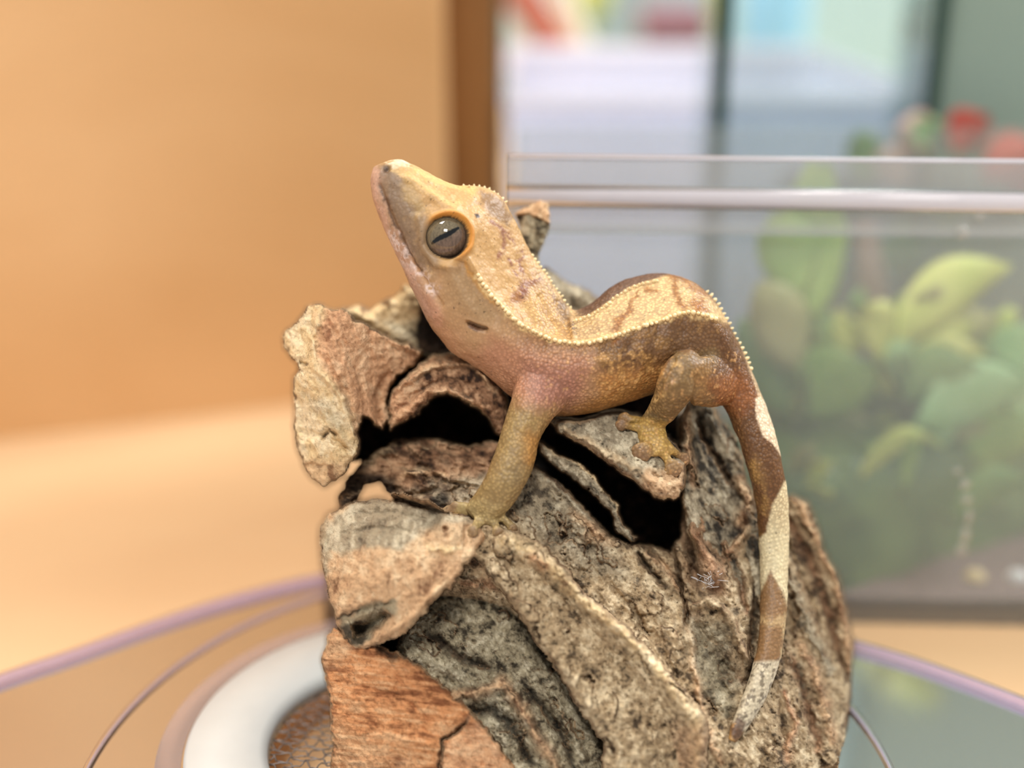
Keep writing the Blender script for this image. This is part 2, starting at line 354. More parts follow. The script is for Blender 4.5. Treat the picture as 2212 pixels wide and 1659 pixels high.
# -- dark floor of the hollow
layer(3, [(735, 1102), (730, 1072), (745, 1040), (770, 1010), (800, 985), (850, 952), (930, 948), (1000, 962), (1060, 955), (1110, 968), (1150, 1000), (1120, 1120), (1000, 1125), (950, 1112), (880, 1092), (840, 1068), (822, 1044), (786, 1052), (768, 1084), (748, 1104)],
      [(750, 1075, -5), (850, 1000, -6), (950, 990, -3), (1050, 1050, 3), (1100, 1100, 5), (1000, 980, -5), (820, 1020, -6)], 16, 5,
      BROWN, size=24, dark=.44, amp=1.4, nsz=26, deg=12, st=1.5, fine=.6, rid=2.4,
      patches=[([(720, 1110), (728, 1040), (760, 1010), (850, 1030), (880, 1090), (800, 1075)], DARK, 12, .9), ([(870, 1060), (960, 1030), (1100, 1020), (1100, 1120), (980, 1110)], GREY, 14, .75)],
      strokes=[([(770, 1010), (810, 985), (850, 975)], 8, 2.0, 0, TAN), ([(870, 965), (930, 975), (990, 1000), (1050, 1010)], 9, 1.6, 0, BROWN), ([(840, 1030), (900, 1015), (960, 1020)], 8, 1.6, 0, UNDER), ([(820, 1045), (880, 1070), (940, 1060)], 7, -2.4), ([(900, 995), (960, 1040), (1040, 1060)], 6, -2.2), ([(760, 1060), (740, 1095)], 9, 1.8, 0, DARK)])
# -- curled arch over the hollow
layer(4, [(838, 880), (846, 850), (862, 828), (886, 806), (905, 786), (940, 768), (975, 763), (1015, 770), (1052, 796), (1085, 832), (1100, 870), (1098, 915), (1092, 948), (1070, 935), (1055, 905), (1036, 886), (1012, 878), (1000, 866), (968, 846), (940, 852), (918, 878), (905, 893), (880, 905), (858, 922), (845, 935), (838, 915)],
      [(850, 880, 1), (900, 830, 2), (970, 790, -3), (970, 835, 2), (1050, 850, 0), (1085, 920, -2)], 15, 6, BROWN, size=12, dark=.40, amp=.5, nsz=20,
      strokes=[([(852, 850), (895, 812), (955, 784), (1020, 790), (1070, 838)], 7, 2.2, 0, UNDER, 1.1), ([(880, 880), (925, 850), (965, 838), (1010, 865), (1040, 880)], 6, 1.2, 0, PINK, 1.2), ([(850, 895), (905, 850), (960, 815), (1030, 835)], 5, -1.4)],
      patches=[([(838, 930), (838, 850), (900, 805), (915, 850), (880, 905), (850, 940)], PINK, 10, .8), ([(930, 760), (1010, 766), (1040, 790), (950, 785)], BROWN, 6, .7)])
# -- broken pink slab at the upper left, with its pale thick edge
layer(5, [(612, 722), (640, 690), (668, 664), (700, 655), (720, 668), (745, 660), (765, 688), (830, 722), (884, 746), (912, 762), (898, 792), (862, 812), (848, 842), (838, 872), (842, 905), (826, 932), (786, 906), (772, 940), (772, 985), (748, 1022), (722, 1040), (694, 1050), (668, 1034), (655, 1000), (640, 970), (632, 932), (636, 880), (632, 842), (634, 812), (642, 797), (636, 786), (626, 772), (616, 744)],
      [(620, 730, -2), (640, 900, -1), (700, 690, 7), (690, 800, 10), (735, 880, 10), (765, 960, 7), (690, 1030, 3), (660, 980, 1), (780, 760, 3), (900, 765, -6), (830, 880, -5), (780, 850, 3)], 8, 6,
      PINK, size=20, deg=68, st=2.2, dark=.30, amp=.7, nsz=26, ndeg=68, nst=2.0, fine=.42, rid=1.2,
      strokes=[([(700, 660), (676, 730), (680, 790), (722, 842), (748, 890), (768, 960)], 8, 1.6, 0, CREAM, 1.4), ([(645, 780), (662, 788)], 4, -2.0, 0, DARK, 1.1), ([(756, 672), (830, 722), (905, 764)], 6, 1.8, 0, PINK, 1.5), ([(700, 770), (745, 850), (765, 905)], 6, -1.2), ([(640, 930), (700, 940), (760, 985)], 6, -1.5), ([(690, 950), (710, 932), (726, 946)], 4, -2.2), ([(650, 1000), (720, 1010)], 5, -1.2), ([(845, 800), (818, 850), (822, 925)], 9, -1.8), ([(800, 740), (770, 800), (790, 890)], 7, -1.0)],
      patches=[([(600, 730), (640, 680), (690, 655), (672, 735), (680, 795), (722, 845), (750, 900), (772, 970), (770, 1060), (640, 1060), (600, 900)], CREAM, 7, .95), ([(640, 990), (760, 1000), (740, 1060), (640, 1060)], UNDER, 16, .7), ([(650, 850), (700, 870), (740, 900), (750, 960), (700, 900)], MOSS, 12, .5)])
# -- column of bark behind the hind foot
layer(6, [(1468, 900), (1482, 868), (1530, 858), (1552, 884), (1574, 922), (1590, 950), (1608, 1000), (1622, 1050), (1636, 1090), (1660, 1150), (1660, 1300), (1560, 1300), (1480, 1150), (1470, 1000)],
      [(1480, 880, -5), (1540, 890, -9), (1590, 980, -10), (1620, 1060, -9), (1500, 1050, 0), (1620, 1200, -4), (1520, 1250, 2)], 16, 6, GREY, size=13, deg=68, st=2, dark=.42, amp=1.0, nsz=22, ndeg=66, nst=2.2, fine=.4, rid=2.2,
      strokes=[([(1484, 880), (1492, 960), (1498, 1040)], 8, 2.4, 0, UNDER, 1.0), ([(1510, 890), (1530, 960), (1590, 1060)], 7, -3.2, 0, DARK, .9), ([(1535, 880), (1560, 950), (1600, 1010)], 8, 1.6, 0, GREY), ([(1600, 1040), (1620, 1080), (1600, 1130)], 12, 2.6, 0, UNDER, 1.0)])
# -- ridge at the right rear
layer(7, [(1690, 1080), (1712, 1064), (1738, 1084), (1766, 1130), (1778, 1178), (1802, 1222), (1822, 1282), (1834, 1332), (1842, 1400), (1838, 1470), (1800, 1500), (1780, 1400), (1760, 1330), (1740, 1270), (1705, 1210), (1690, 1150)],
      [(1710, 1085, -15), (1770, 1200, -16), (1820, 1330, -17), (1830, 1430, -16)], 15, 6, TAN, size=13, dark=.36, amp=.8, nsz=22, deg=62,
      strokes=[([(1716, 1075), (1760, 1150), (1800, 1240), (1828, 1350), (1834, 1450)], 10, 2.4, 1, UNDER, 1.0), ([(1700, 1120), (1745, 1200), (1790, 1320), (1812, 1440)], 11, -3.5, 1, BROWN, 1.1)])
# -- the main face
MAIN = [(1095, 1010), (1120, 985), (1150, 1000), (1190, 1028), (1230, 1060), (1275, 1110), (1310, 1146), (1350, 1168), (1400, 1176), (1448, 1196), (1470, 1160), (1474, 1108), (1492, 1062), (1540, 1130), (1580, 1180), (1640, 1100), (1700, 1180), (1735, 1250), (1765, 1320), (1795, 1400), (1822, 1440), (1838, 1480), (1836, 1540), (1826, 1600), (1816, 1650), (1800, 1760), (1780, 1930), (1300, 1930), (1300, 1600), (1100, 1300), (1000, 1180), (1040, 1100)]
layer(8, MAIN,
      [(1150, 1030, 3), (1080, 1100, 7), (1150, 1160, 10), (1300, 1170, 5), (1300, 1280, 9), (1450, 1180, 1), (1450, 1300, 6), (1600, 1200, -2), (1640, 1320, 1), (1620, 1500, 7), (1720, 1300, -9), (1800, 1480, -10), (1750, 1600, 1), (1820, 1620, -5), (1600, 1640, 12), (1400, 1450, 13), (1450, 1750, 18), (1700, 1850, 14), (1800, 1850, 6)], 18, 7,
      TAN, size=13, dark=.35, light=.62, amp=1.2, nsz=50, deg=52, ndeg=55, nst=2.0, fine=.36, rid=1.2,
      strokes=[([(1345, 1110), (1392, 1165), (1430, 1225), (1475, 1268)], 6, -3.2, 0, DARK, .8), ([(1440, 1150), (1462, 1220), (1480, 1300), (1486, 1360)], 5, -3.6, 0, DARK, .8),  # cracks carry their shade as near-black colour
               ([(1372, 1190), (1410, 1242), (1440, 1272)], 5, -2.6, 0, DARK, .9), ([(1400, 1195), (1440, 1235), (1470, 1275)], 6, 1.8, 0, UNDER),
               ([(1480, 1120), (1515, 1180), (1540, 1230), (1552, 1268)], 17, 5.0, 0, BROWN, .9), ([(1484, 1070), (1478, 1140), (1492, 1210), (1510, 1262)], 8, -4.0, 0, DARK, .7), ([(1580, 1200), (1600, 1260), (1612, 1330)], 7, -2.4, 0, BROWN, 1.0), ([(1505, 1100), (1520, 1130), (1512, 1160)], 9, 2.6, 0, BROWN), ([(1545, 1100), (1580, 1085), (1618, 1120), (1600, 1160), (1570, 1190)], 13, 4.6, 0, UNDER, 1.0), ([(1540, 1140), (1548, 1168)], 11, -7, 0, DARK, .9), ([(1572, 1200), (1566, 1168)], 10, 3.0, 0, BROWN),
               ([(1490, 1320), (1530, 1296), (1570, 1330), (1600, 1395), (1625, 1450)], 10, 3.4, 0, TAN), ([(1500, 1345), (1545, 1400), (1585, 1470)], 15, -3.0, 0, BROWN, 1.1), ([(1500, 1380), (1540, 1440), (1570, 1520)], 20, -1.6, 0, MOSS, 1.1),
               ([(1625, 1060), (1632, 1200), (1630, 1360), (1615, 1470)], 9, -3.4, 1, DARK, .8), ([(1270, 1135), (1310, 1160)], 9, 1.8, 0, UNDER), ([(1190, 1040), (1230, 1075), (1290, 1130)], 7, 1.4, 0, GREY),
               ([(1490, 1360), (1500, 1440), (1520, 1560), (1560, 1650)], 7, 1.5, 0, UNDER), ([(1700, 1240), (1740, 1330), (1790, 1450)], 10, 2.0, 0, GREY), ([(1710, 1420), (1740, 1500), (1770, 1620)], 9, -1.8, 0, BROWN), ([(1730, 1380), (1770, 1480), (1800, 1600)], 9, 1.8, 0, UNDER), ([(1680, 1500), (1700, 1600), (1710, 1700)], 8, -1.2),
               ([(1690, 1500), (1720, 1560), (1700, 1640)], 6, 1.4, 0, PINK), ([(1300, 1250), (1380, 1330), (1450, 1440), (1480, 1520)], 7, -1.0)],
      patches=[([(1060, 1010), (1150, 990), (1300, 1120), (1360, 1250), (1250, 1230), (1120, 1130)], GREY, 30, .85), ([(1480, 1330), (1560, 1350), (1600, 1480), (1560, 1560), (1500, 1440)], MOSS, 16, .8), ([(1450, 1060), (1560, 1060), (1600, 1180), (1560, 1290), (1480, 1260)], BROWN, 22, .6), ([(1230, 1100), (1310, 1140), (1330, 1180), (1270, 1170)], UNDER, 10, .7)])
# -- thin strip between the two crevices
layer(9, [(1158, 952), (1180, 962), (1210, 985), (1240, 1000), (1262, 1012), (1290, 1042), (1318, 1078), (1338, 1100), (1350, 1132), (1378, 1162), (1360, 1170), (1332, 1146), (1326, 1120), (1300, 1092), (1268, 1058), (1238, 1040), (1205, 1014), (1170, 984)],
      [(1170, 970, 2), (1250, 1020, 3), (1330, 1110, 4), (1390, 1170, 4)], 9, 3.5, GREY, size=12, amp=.5, nsz=20, strokes=[([(1175, 962), (1245, 1004), (1300, 1052), (1345, 1115)], 5, 1.2, 0, CREAM, .8)])
# -- ledge the hind foot stands on
layer(10, [(1182, 905), (1215, 902), (1260, 902), (1320, 888), (1345, 888), (1390, 905), (1430, 935), (1462, 960), (1484, 1000), (1480, 1050), (1466, 1076), (1440, 1080), (1412, 1072), (1376, 1046), (1330, 1016), (1282, 978), (1240, 956), (1205, 936)],
      [(1220, 912, 3), (1300, 900, 0), (1340, 900, 0), (1400, 950, 5), (1250, 945, 8), (1330, 1000, 10), (1400, 1050, 11), (1460, 1010, 7), (1450, 1070, 9)], 14, 7, GREY, size=12, deg=30, dark=.34, amp=.6, nsz=24,
      strokes=[([(1215, 925), (1290, 968), (1370, 1018), (1440, 1055)], 8, 1.6, 0, TAN, .9), ([(1225, 945), (1300, 992), (1370, 1040)], 6, -.8, 0, BROWN, 1.2)],
      patches=[([(1400, 1020), (1490, 1000), (1480, 1090), (1420, 1085), (1380, 1050)], UNDER, 12, .8)])
# -- grey inner bark, lower middle
layer(11, [(855, 1400), (885, 1340), (945, 1285), (1010, 1262), (1080, 1290), (1140, 1330), (1170, 1400), (1230, 1470), (1280, 1550), (1312, 1620), (1330, 1930), (1040, 1930), (1000, 1560), (900, 1470)],
      [(900, 1390, 6), (960, 1310, 2), (1010, 1400, 6), (1100, 1420, 5), (1120, 1500, 9), (1250, 1580, 6), (1280, 1850, 10), (1100, 1650, 10), (1200, 1650, 11)], 26, 6, MOSS, size=12, dark=.36, amp=1.2, nsz=30, deg=50, nst=2, fine=.4, rid=1.2,
      strokes=[([(960, 1500), (1030, 1500), (1085, 1475), (1120, 1520), (1150, 1580), (1190, 1640), (1230, 1720)], 12, 2.8, 0, UNDER, 1.0), ([(1000, 1540), (1060, 1530), (1100, 1560), (1150, 1650)], 10, -2.6, 0, DARK, 1.0), ([(930, 1370), (1000, 1420), (1060, 1440)], 9, -2.6, 0, DARK, 1.0), ([(1130, 1470), (1200, 1560), (1250, 1680)], 7, -1.8, 0, DARK, .8), ([(1170, 1490), (1240, 1590), (1280, 1700)], 9, 1.4, 0, MOSS), ([(880, 1420), (940, 1440), (1000, 1460)], 8, 1.0, 0, MOSS)])
# -- rusty fibrous face, lower left
layer(12, [(694, 1420), (702, 1372), (716, 1350), (745, 1362), (780, 1392), (830, 1396), (862, 1408), (905, 1440), (960, 1475), (1005, 1522), (1050, 1570), (1090, 1620), (1130, 1680), (1180, 1800), (1190, 1930), (716, 1930), (714, 1650), (716, 1560), (708, 1490)],
      [(700, 1420, 3), (715, 1650, 4), (780, 1440, 10), (900, 1500, 13), (1000, 1600, 14), (800, 1620, 10), (1000, 1850, 16), (730, 1850, 7), (1100, 1680, 14)], 14, 6, RUST, size=7, deg=6, st=7.0, dark=.34, light=.58, amp=.8, nsz=34, ndeg=8, nst=3.0, fine=.30, rid=.8,
      strokes=[([(1012, 1548), (985, 1580), (958, 1600), (955, 1680)], 3.5, -2.6, 0, BROWN, 1.4), ([(820, 1402), (860, 1420)], 8, -2.4, 0, DARK, .9), ([(780, 1400), (900, 1450), (1000, 1530), (1090, 1625)], 5, .9), ([(760, 1480), (860, 1500), (940, 1560)], 5, -.8), ([(790, 1560), (880, 1600), (950, 1620)], 5, .8)],
      patches=[([(690, 1440), (700, 1360), (760, 1380), (750, 1440)], UNDER, 14, .6), ([(960, 1620), (1030, 1550), (1150, 1700), (1180, 1900), (960, 1900)], PINK, 16, .65), ([(690, 1560), (780, 1600), (900, 1640), (900, 1900), (690, 1900)], UNDER, 40, .45)])
# -- heavy front fold: a cap at the left running on as a thick ridge down to the right
layer(13, [(1000, 1150), (1040, 1120), (1080, 1140), (1130, 1156), (1180, 1180), (1225, 1228), (1262, 1278), (1320, 1325), (1366, 1364), (1410, 1410), (1450, 1462), (1492, 1500), (1526, 1545), (1532, 1600), (1528, 1680), (1540, 1930), (1390, 1930), (1402, 1660), (1392, 1590), (1380, 1540), (1345, 1490), (1300, 1460), (1250, 1425), (1210, 1380), (1170, 1358), (1120, 1340), (1080, 1310), (1020, 1292), (960, 1290), (900, 1270)],
      [(1040, 1140, 11), (980, 1260, 6), (1080, 1200, 13), (1070, 1290, 5), (1150, 1200, 13.5), (1170, 1330, 6), (1250, 1290, 15), (1350, 1390, 16.5), (1350, 1480, 9), (1460, 1500, 18.5), (1500, 1600, 19), (1420, 1640, 12), (1450, 1850, 17)], 24, 7, TAN, size=10, dark=.33, amp=.7, nsz=40, deg=42, fine=.34,
      strokes=[([(1080, 1165), (1180, 1215), (1260, 1300), (1370, 1390), (1460, 1490), (1505, 1570), (1510, 1660)], 14, 1.8, 1, CREAM, 1.0), ([(1000, 1260), (1090, 1262), (1180, 1310), (1290, 1400), (1390, 1500), (1430, 1600)], 12, -.9, 1, BROWN, 1.0), ([(1010, 1210), (1060, 1225), (1110, 1250)], 7, -1.6, 0, BROWN, 1.1), ([(1150, 1205), (1175, 1222)], 9, 1.2, 0, PINK)],
      patches=[([(1480, 1560), (1540, 1560), (1540, 1930), (1400, 1930), (1420, 1620)], BROWN, 22, .6)])
layer(14, [(690, 1180), (688, 1134), (712, 1104), (745, 1088), (800, 1076), (850, 1080), (905, 1092), (960, 1104), (1010, 1118), (1042, 1136), (1052, 1165), (1030, 1195), (1005, 1222), (985, 1256), (950, 1290), (915, 1330), (880, 1368), (842, 1392), (800, 1402), (765, 1404), (740, 1375), (722, 1345), (712, 1300), (706, 1258), (694, 1220)],
      [(700, 1150, 4), (800, 1085, 8), (860, 1130, 13), (980, 1120, 12), (1030, 1150, 13), (960, 1200, 16), (850, 1220, 17), (760, 1200, 13), (760, 1300, 14), (850, 1320, 16), (790, 1380, 12), (715, 1280, 7)], 15, 6, UNDER, size=18, deg=100, st=2.0, dark=.28, light=.6, amp=.7, nsz=36, ndeg=100, nst=1.8, fine=.26,
      strokes=[([(945, 1130), (975, 1145), (1000, 1160)], 26, 1.6, 0, UNDER, 1.0), ([(925, 1185), (960, 1188), (990, 1182)], 6, 1.2, 0, CREAM), ([(958, 1138), (962, 1152)], 6, -1.6, 0, BROWN, 1.1), ([(720, 1342), (780, 1322), (850, 1296)], 7, -2.0, 0, DARK, .8), ([(758, 1362), (800, 1352), (842, 1322)], 17, -8, 0, DARK, .8), ([(800, 1396), (850, 1365), (900, 1320), (960, 1260)], 7, 1.3, 0, UNDER, 1.2), ([(770, 1190), (780, 1260), (800, 1310)], 10, -.8), ([(730, 1150), (820, 1140), (900, 1150)], 6, -.9), ([(760, 1112), (850, 1110), (930, 1125)], 5, -.8)],  # shade of the cavity under the overhang is coloured in
      patches=[([(700, 1140), (760, 1070), (860, 1060), (1000, 1100), (1050, 1140), (960, 1130), (900, 1160), (870, 1195), (800, 1180), (740, 1200), (700, 1190)], GREY, 10, .9), ([(680, 1100), (712, 1120), (712, 1230), (700, 1260), (680, 1260)], MOSS, 6, .7), ([(735, 1340), (850, 1292), (862, 1310), (820, 1360), (770, 1400), (740, 1385)], MOSS, 6, .85), ([(730, 1350), (800, 1346), (780, 1395), (745, 1392)], DARK, 5, .8)])
# -- small curl of bark lifted above the cap
layer(15, [(838, 1070), (850, 1064), (880, 1068), (920, 1080), (955, 1098), (975, 1112), (950, 1112), (900, 1098), (862, 1082)], [(850, 1070, 8), (900, 1085, 10), (960, 1105, 11)], 7, 2, UNDER, size=12, amp=.2, nsz=20)
# ---- turn the relief into a closed body
dlid = (LIDZ - CAMZ) / ((-(GY - CY) / F_PX) * Uv[2] + Fv[2])          # distance along the axis at which each ray meets the lid
WLID = (D0 - dlid).astype(np.float32)
mask = LID >= 0
for _ in range(2):                                                      # drop stray single cells
    n = sum(np.roll(np.roll(mask, a, 0), b, 1) for a in (-1, 0, 1) for b in (-1, 0, 1)); mask &= n > 4
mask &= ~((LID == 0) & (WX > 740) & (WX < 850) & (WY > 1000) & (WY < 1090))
W = TOP.copy()
for _ in range(1):                                                      # soften the saw-tooth of the steps a little
    ok = mask.astype(np.float32); acc = W * 0; wt = W * 0
    for a, b in ((0, 1), (0, -1), (1, 0), (-1, 0)):
        m2 = np.roll(ok, (a, b), (0, 1)) * (np.abs(np.roll(W, (a, b), (0, 1)) - W) < 1.5); acc += np.roll(W, (a, b), (0, 1)) * m2; wt += m2
    W = np.where(wt > 0, W * .6 + .4 * acc / np.maximum(wt, 1), W)
cr = 1.0 * (ridged(GX / 19, GY / 19, 4, seed=201) - .6) + .5 * (fbm(GX / 8, GY / 8, oct=3, seed=203, gain=.6) - .5)
u_, v_ = along(GX, GY, 55, 46, 9); cr = cr + .95 * (ridged(u_, v_, 3, seed=207) - .6) * ((LID >= 6) & (LID <= 13))
rf = random.Random(21)
for k in range(130):                                                    # little lifted flakes lying along the grain
    fx_, fy_ = rf.uniform(740, 1800), rf.uniform(960, 1700); j_, i_ = int((fx_ - gx[0]) / STEP), int((fy_ - gy[0]) / STEP)
    lid_ = LID[i_, j_]
    if lid_ not in (3, 6, 7, 8, 11, 13): continue
    A_ = rf.uniform(14, 46); B_ = A_ * rf.uniform(.22, .5); dg_ = math.radians({3: 10, 13: 42, 11: 50}.get(lid_, 58) + rf.uniform(-22, 22)); sl_ = crop([(fx_ - A_, fy_ - A_), (fx_ + A_, fy_ + A_)], 20)
    xx_ = GX[sl_] + 2.2 * (WX[sl_] - GX[sl_]) - fx_; yy_ = GY[sl_] + 2.2 * (WY[sl_] - GY[sl_]) - fy_
    u_ = (xx_ * math.cos(dg_) + yy_ * math.sin(dg_)) / A_; v_ = (-xx_ * math.sin(dg_) + yy_ * math.cos(dg_)) / B_; e_ = 1 - u_ ** 2 - v_ ** 2
    W[sl_] += (LID[sl_] == lid_) * rf.choice((1, 1, 1, -1.3)) * rf.uniform(1.0, 2.3) * sstep(e_, 0, .22) * (.45 + .55 * np.clip(.5 - .5 * v_, 0, 1))
pit = sstep(fbm(GX / 7, GY / 7, oct=2, seed=209), .70, .78) * (LID >= 8) * (LID != 12) * (LID != 14); W = W + cr - .7 * pit
YMAX = 321.0; WY_ = D0 - YMAX / (Fv[1] + (-(GY - CY) / F_PX) * Uv[1]); W = np.maximum(W, WY_ + 3).astype(np.float32)
W = np.maximum(W, WLID)
ST_ = np.zeros_like(W)
for a, b in ((0, 1), (0, -1), (1, 0), (-1, 0)): ST_ = np.maximum(ST_, np.abs(np.roll(W, (a, b), (0, 1)) - W) * (np.roll(mask, (a, b), (0, 1)) & mask))
ST_ = sstep(ST_, .55, 1.5) * (LID > 0)
# distance from the overall outline, by repeated erosion, for the rounded back
er = np.zeros(GX.shape, np.float32); m = mask.copy()
for i in range(60):
    er += m; m = m & np.roll(m, 1, 0) & np.roll(m, -1, 0) & np.roll(m, 1, 1) & np.roll(m, -1, 1)
er *= STEP
B = np.minimum(TOP - 3.0, -2) - 40 * np.clip(er / 130, 0, 1) ** .85 - 2 * fbm(GX / 50, GY / 50, seed=91)
B = np.minimum(B, W - 2.5)
for _ in range(12): B = (B + np.roll(B, 1, 0) + np.roll(B, -1, 0) + np.roll(B, 1, 1) + np.roll(B, -1, 1)) / 5; B = np.minimum(B, W - 1.5)
B = np.maximum(np.maximum(B, WY_), WLID)
H_, W_ = GX.shape
idx = np.full(GX.shape, -1, np.int64)
cell = mask[:-1, :-1] & mask[1:, :-1] & mask[:-1, 1:] & mask[1:, 1:]
used = np.zeros_like(mask); used[:-1, :-1] |= cell; used[1:, :-1] |= cell; used[:-1, 1:] |= cell; used[1:, 1:] |= cell
idx[used] = np.arange(used.sum()); nv = int(used.sum())
px = GX.astype(float).copy(); py = GY.astype(float).copy()
inner = np.ones_like(mask); 
full = np.zeros(GX.shape, np.int32)
full[:-1, :-1] += cell; full[1:, :-1] += cell; full[:-1, 1:] += cell; full[1:, 1:] += cell
bd = used & (full < 4)
for _ in range(3):                                                      # smooth the outline's stair-steps
    nx = np.zeros_like(px); ny = np.zeros_like(py); c = np.zeros_like(px)
    for a in (-1, 0, 1):
        for b in (-1, 0, 1):
            if a == 0 and b == 0: continue
            mm = np.roll(bd, (a, b), (0, 1)); nx += np.roll(px, (a, b), (0, 1)) * mm; ny += np.roll(py, (a, b), (0, 1)) * mm; c += mm
    g = bd & (c > 0); px[g] = px[g] * .5 + .5 * nx[g] / c[g]; py[g] = py[g] * .5 + .5 * ny[g] / c[g]
front = P(px[used], py[used], W[used]); back = P(px[used], py[used], B[used])
ci, cj = np.nonzero(cell)
q = np.stack([idx[ci, cj], idx[ci + 1, cj], idx[ci + 1, cj + 1], idx[ci, cj + 1]], 1)
lay = LID[ci, cj]
# rim faces: boundary edges of the cell sheet
edges = []
for (di, dj, a, b) in ((-1, 0, (0, 1), (0, 0)), (1, 0, (1, 0), (1, 1)), (0, -1, (0, 0), (1, 0)), (0, 1, (1, 1), (0, 1))):
    ni, nj = ci + di, cj + dj
    ok = (ni >= 0) & (nj >= 0) & (ni < H_ - 1) & (nj < W_ - 1)
    nb = np.zeros(len(ci), bool); nb[ok] = cell[ni[ok], nj[ok]]; s = ~nb
    edges.append(np.stack([idx[ci[s] + a[0], cj[s] + a[1]], idx[ci[s] + b[0], cj[s] + b[1]]], 1))
edges = np.concatenate(edges)
BARKCOL = COL[used]; BREAK = np.concatenate([ST_[used], np.ones(nv)])
bark = empty('cork_bark', (0.012, 0.300, LIDZ * MM))
tag(bark, 'curled rough piece of cork bark with hollow and folded ridges standing on clear plastic lid', 'bark')
def sub(name, fidx, extra=None, label=None):
    f = q[fidx]
    vs = front; cols = BARKCOL
    if extra is not None:
        f = np.concatenate([f, extra]); vs = np.concatenate([front, back]); cols = np.concatenate([BARKCOL, BARKCOL * .8])
    u, inv = np.unique(f, return_inverse=True)
    o = mesh_obj(name, vs[u], inv.reshape(f.shape), M_bark, bark, True, cols[u])
    at_ = o.data.attributes.new('Break', 'FLOAT', 'POINT'); at_.data.foreach_set('value', BREAK[u].astype(np.float32))
    if label: o['label'] = label
    return o
rim = np.stack([edges[:, 0], edges[:, 1], edges[:, 1] + nv, edges[:, 0] + nv], 1)[:, ::-1]
bq = q[:, ::-1] + nv
parts = {5: ('broken_slab', 'pink broken slab with pale cream edge'), 4: ('curled_arch', 'brown arch over the dark hollow'), 12: ('rusty_face', 'rust orange fibrous inner face'), 10: ('perch_ledge', 'grey ledge under the hind foot'), 11: ('inner_bark', 'grey green inner bark')}
rest = np.ones(len(q), bool)
for k, (nm, lb) in parts.items():
    s = lay == k; rest &= ~s; sub(nm, s, label=lb)
s = (lay == 13) | (lay == 14) | (lay == 15); rest &= ~s; sub('folded_ridge', s, label='pale folded ridge crossing the front')
sub('bark_body', rest, np.concatenate([rim, bq]))
def bark_w(x, y):
    j = int(round((x - gx[0]) / STEP)); i = int(round((y - gy[0]) / STEP)); return float(W[i, j]) if mask[i, j] else None
# -- pointed chip of bark rising behind the neck: a closed little block of its own
def chip():
    out = [(1112, 463), (1128, 450), (1146, 441), (1168, 431), (1184, 437), (1190, 462), (1189, 490), (1183, 512), (1172, 532), (1166, 552), (1172, 590), (1160, 640), (1090, 640), (1085, 560), (1118, 522), (1122, 490)]
    s2 = 2.0; xs = np.arange(1076, 1202, s2); ys = np.arange(424, 650, s2); X, Y = np.meshgrid(xs, ys)
    wx = X + 7 * (fbm(X / 12, Y / 12, seed=31) - .5); wy = Y + 7 * (fbm(X / 12, Y / 12, seed=33) - .5)
    e = sdist(wx, wy, out); m = e > 0
    fold = sdist(wx, wy, [(1100, 470), (1145, 462), (1190, 484), (1200, 430), (1100, 430)])
    Wc = -14 + 3.0 * np.sqrt(np.clip(e / 22, 0, 1)) + 1.6 * (fbm(X / 16, Y / 16, seed=35) - .5) + 1.2 * sstep(fold, -2, 3) + .08 * (X - 1150) * .6
    Bc = Wc - 1 - 9 * np.sqrt(np.clip(e / 26, 0, 1))
    cl = m[:-1, :-1] & m[1:, :-1] & m[:-1, 1:] & m[1:, 1:]; us = np.zeros_like(m)
    us[:-1, :-1] |= cl; us[1:, :-1] |= cl; us[:-1, 1:] |= cl; us[1:, 1:] |= cl
    ix = np.full(m.shape, -1); ix[us] = np.arange(us.sum()); n = us.sum()
    i, j = np.nonzero(cl); qq = np.stack([ix[i, j], ix[i + 1, j], ix[i + 1, j + 1], ix[i, j + 1]], 1)
    ed = {}
    for f in qq:
        for k in range(4):
            a, b = int(f[k]), int(f[(k + 1) % 4]); ed[(a, b)] = 1
    rm = np.array([(b, a, a + n, b + n) for (a, b) in ed if (b, a) not in ed])
    v = np.concatenate([P(X[us], Y[us], Wc[us]), P(X[us], Y[us], Bc[us])])
    c1 = colour(MOSS, X, Y, 14, dark=.38, seed=4); c2 = colour(UNDER, X, Y, 16, dark=.26, seed=6); k = sstep(fold, -2, 2)[..., None]
    c = (c1 * (1 - k) + c2 * k)[us]
    mesh_obj('pointed_chip', v, np.concatenate([qq, rm, qq[:, ::-1] + n]), M_bark, bark, True, np.concatenate([c, c]))['label'] = 'pointed grey chip with tan tip behind the neck'
chip()
# -- wisp of white web caught in a crack
mb = MB()
for k in range(26):
    a = random.uniform(-2.6, .3); r = random.uniform(8, 34); x0, y0 = 1528 + random.gauss(0, 9), 1262 + random.gauss(0, 8)
    pts = [(x0 + r * t * math.cos(a) + 4 * math.sin(5 * t + k), y0 + r * t * math.sin(a) * .8, 8.2 + 2.2 * t * (1 - t) + random.uniform(-.3, .3)) for t in (0, .33, .66, 1)]
    mb.tube([P(*p) for p in pts], .03, 4)
web = mb.build('web_fibres', plain('web_white', (225, 228, 230), .6), bark, True); web['kind'] = 'stuff'
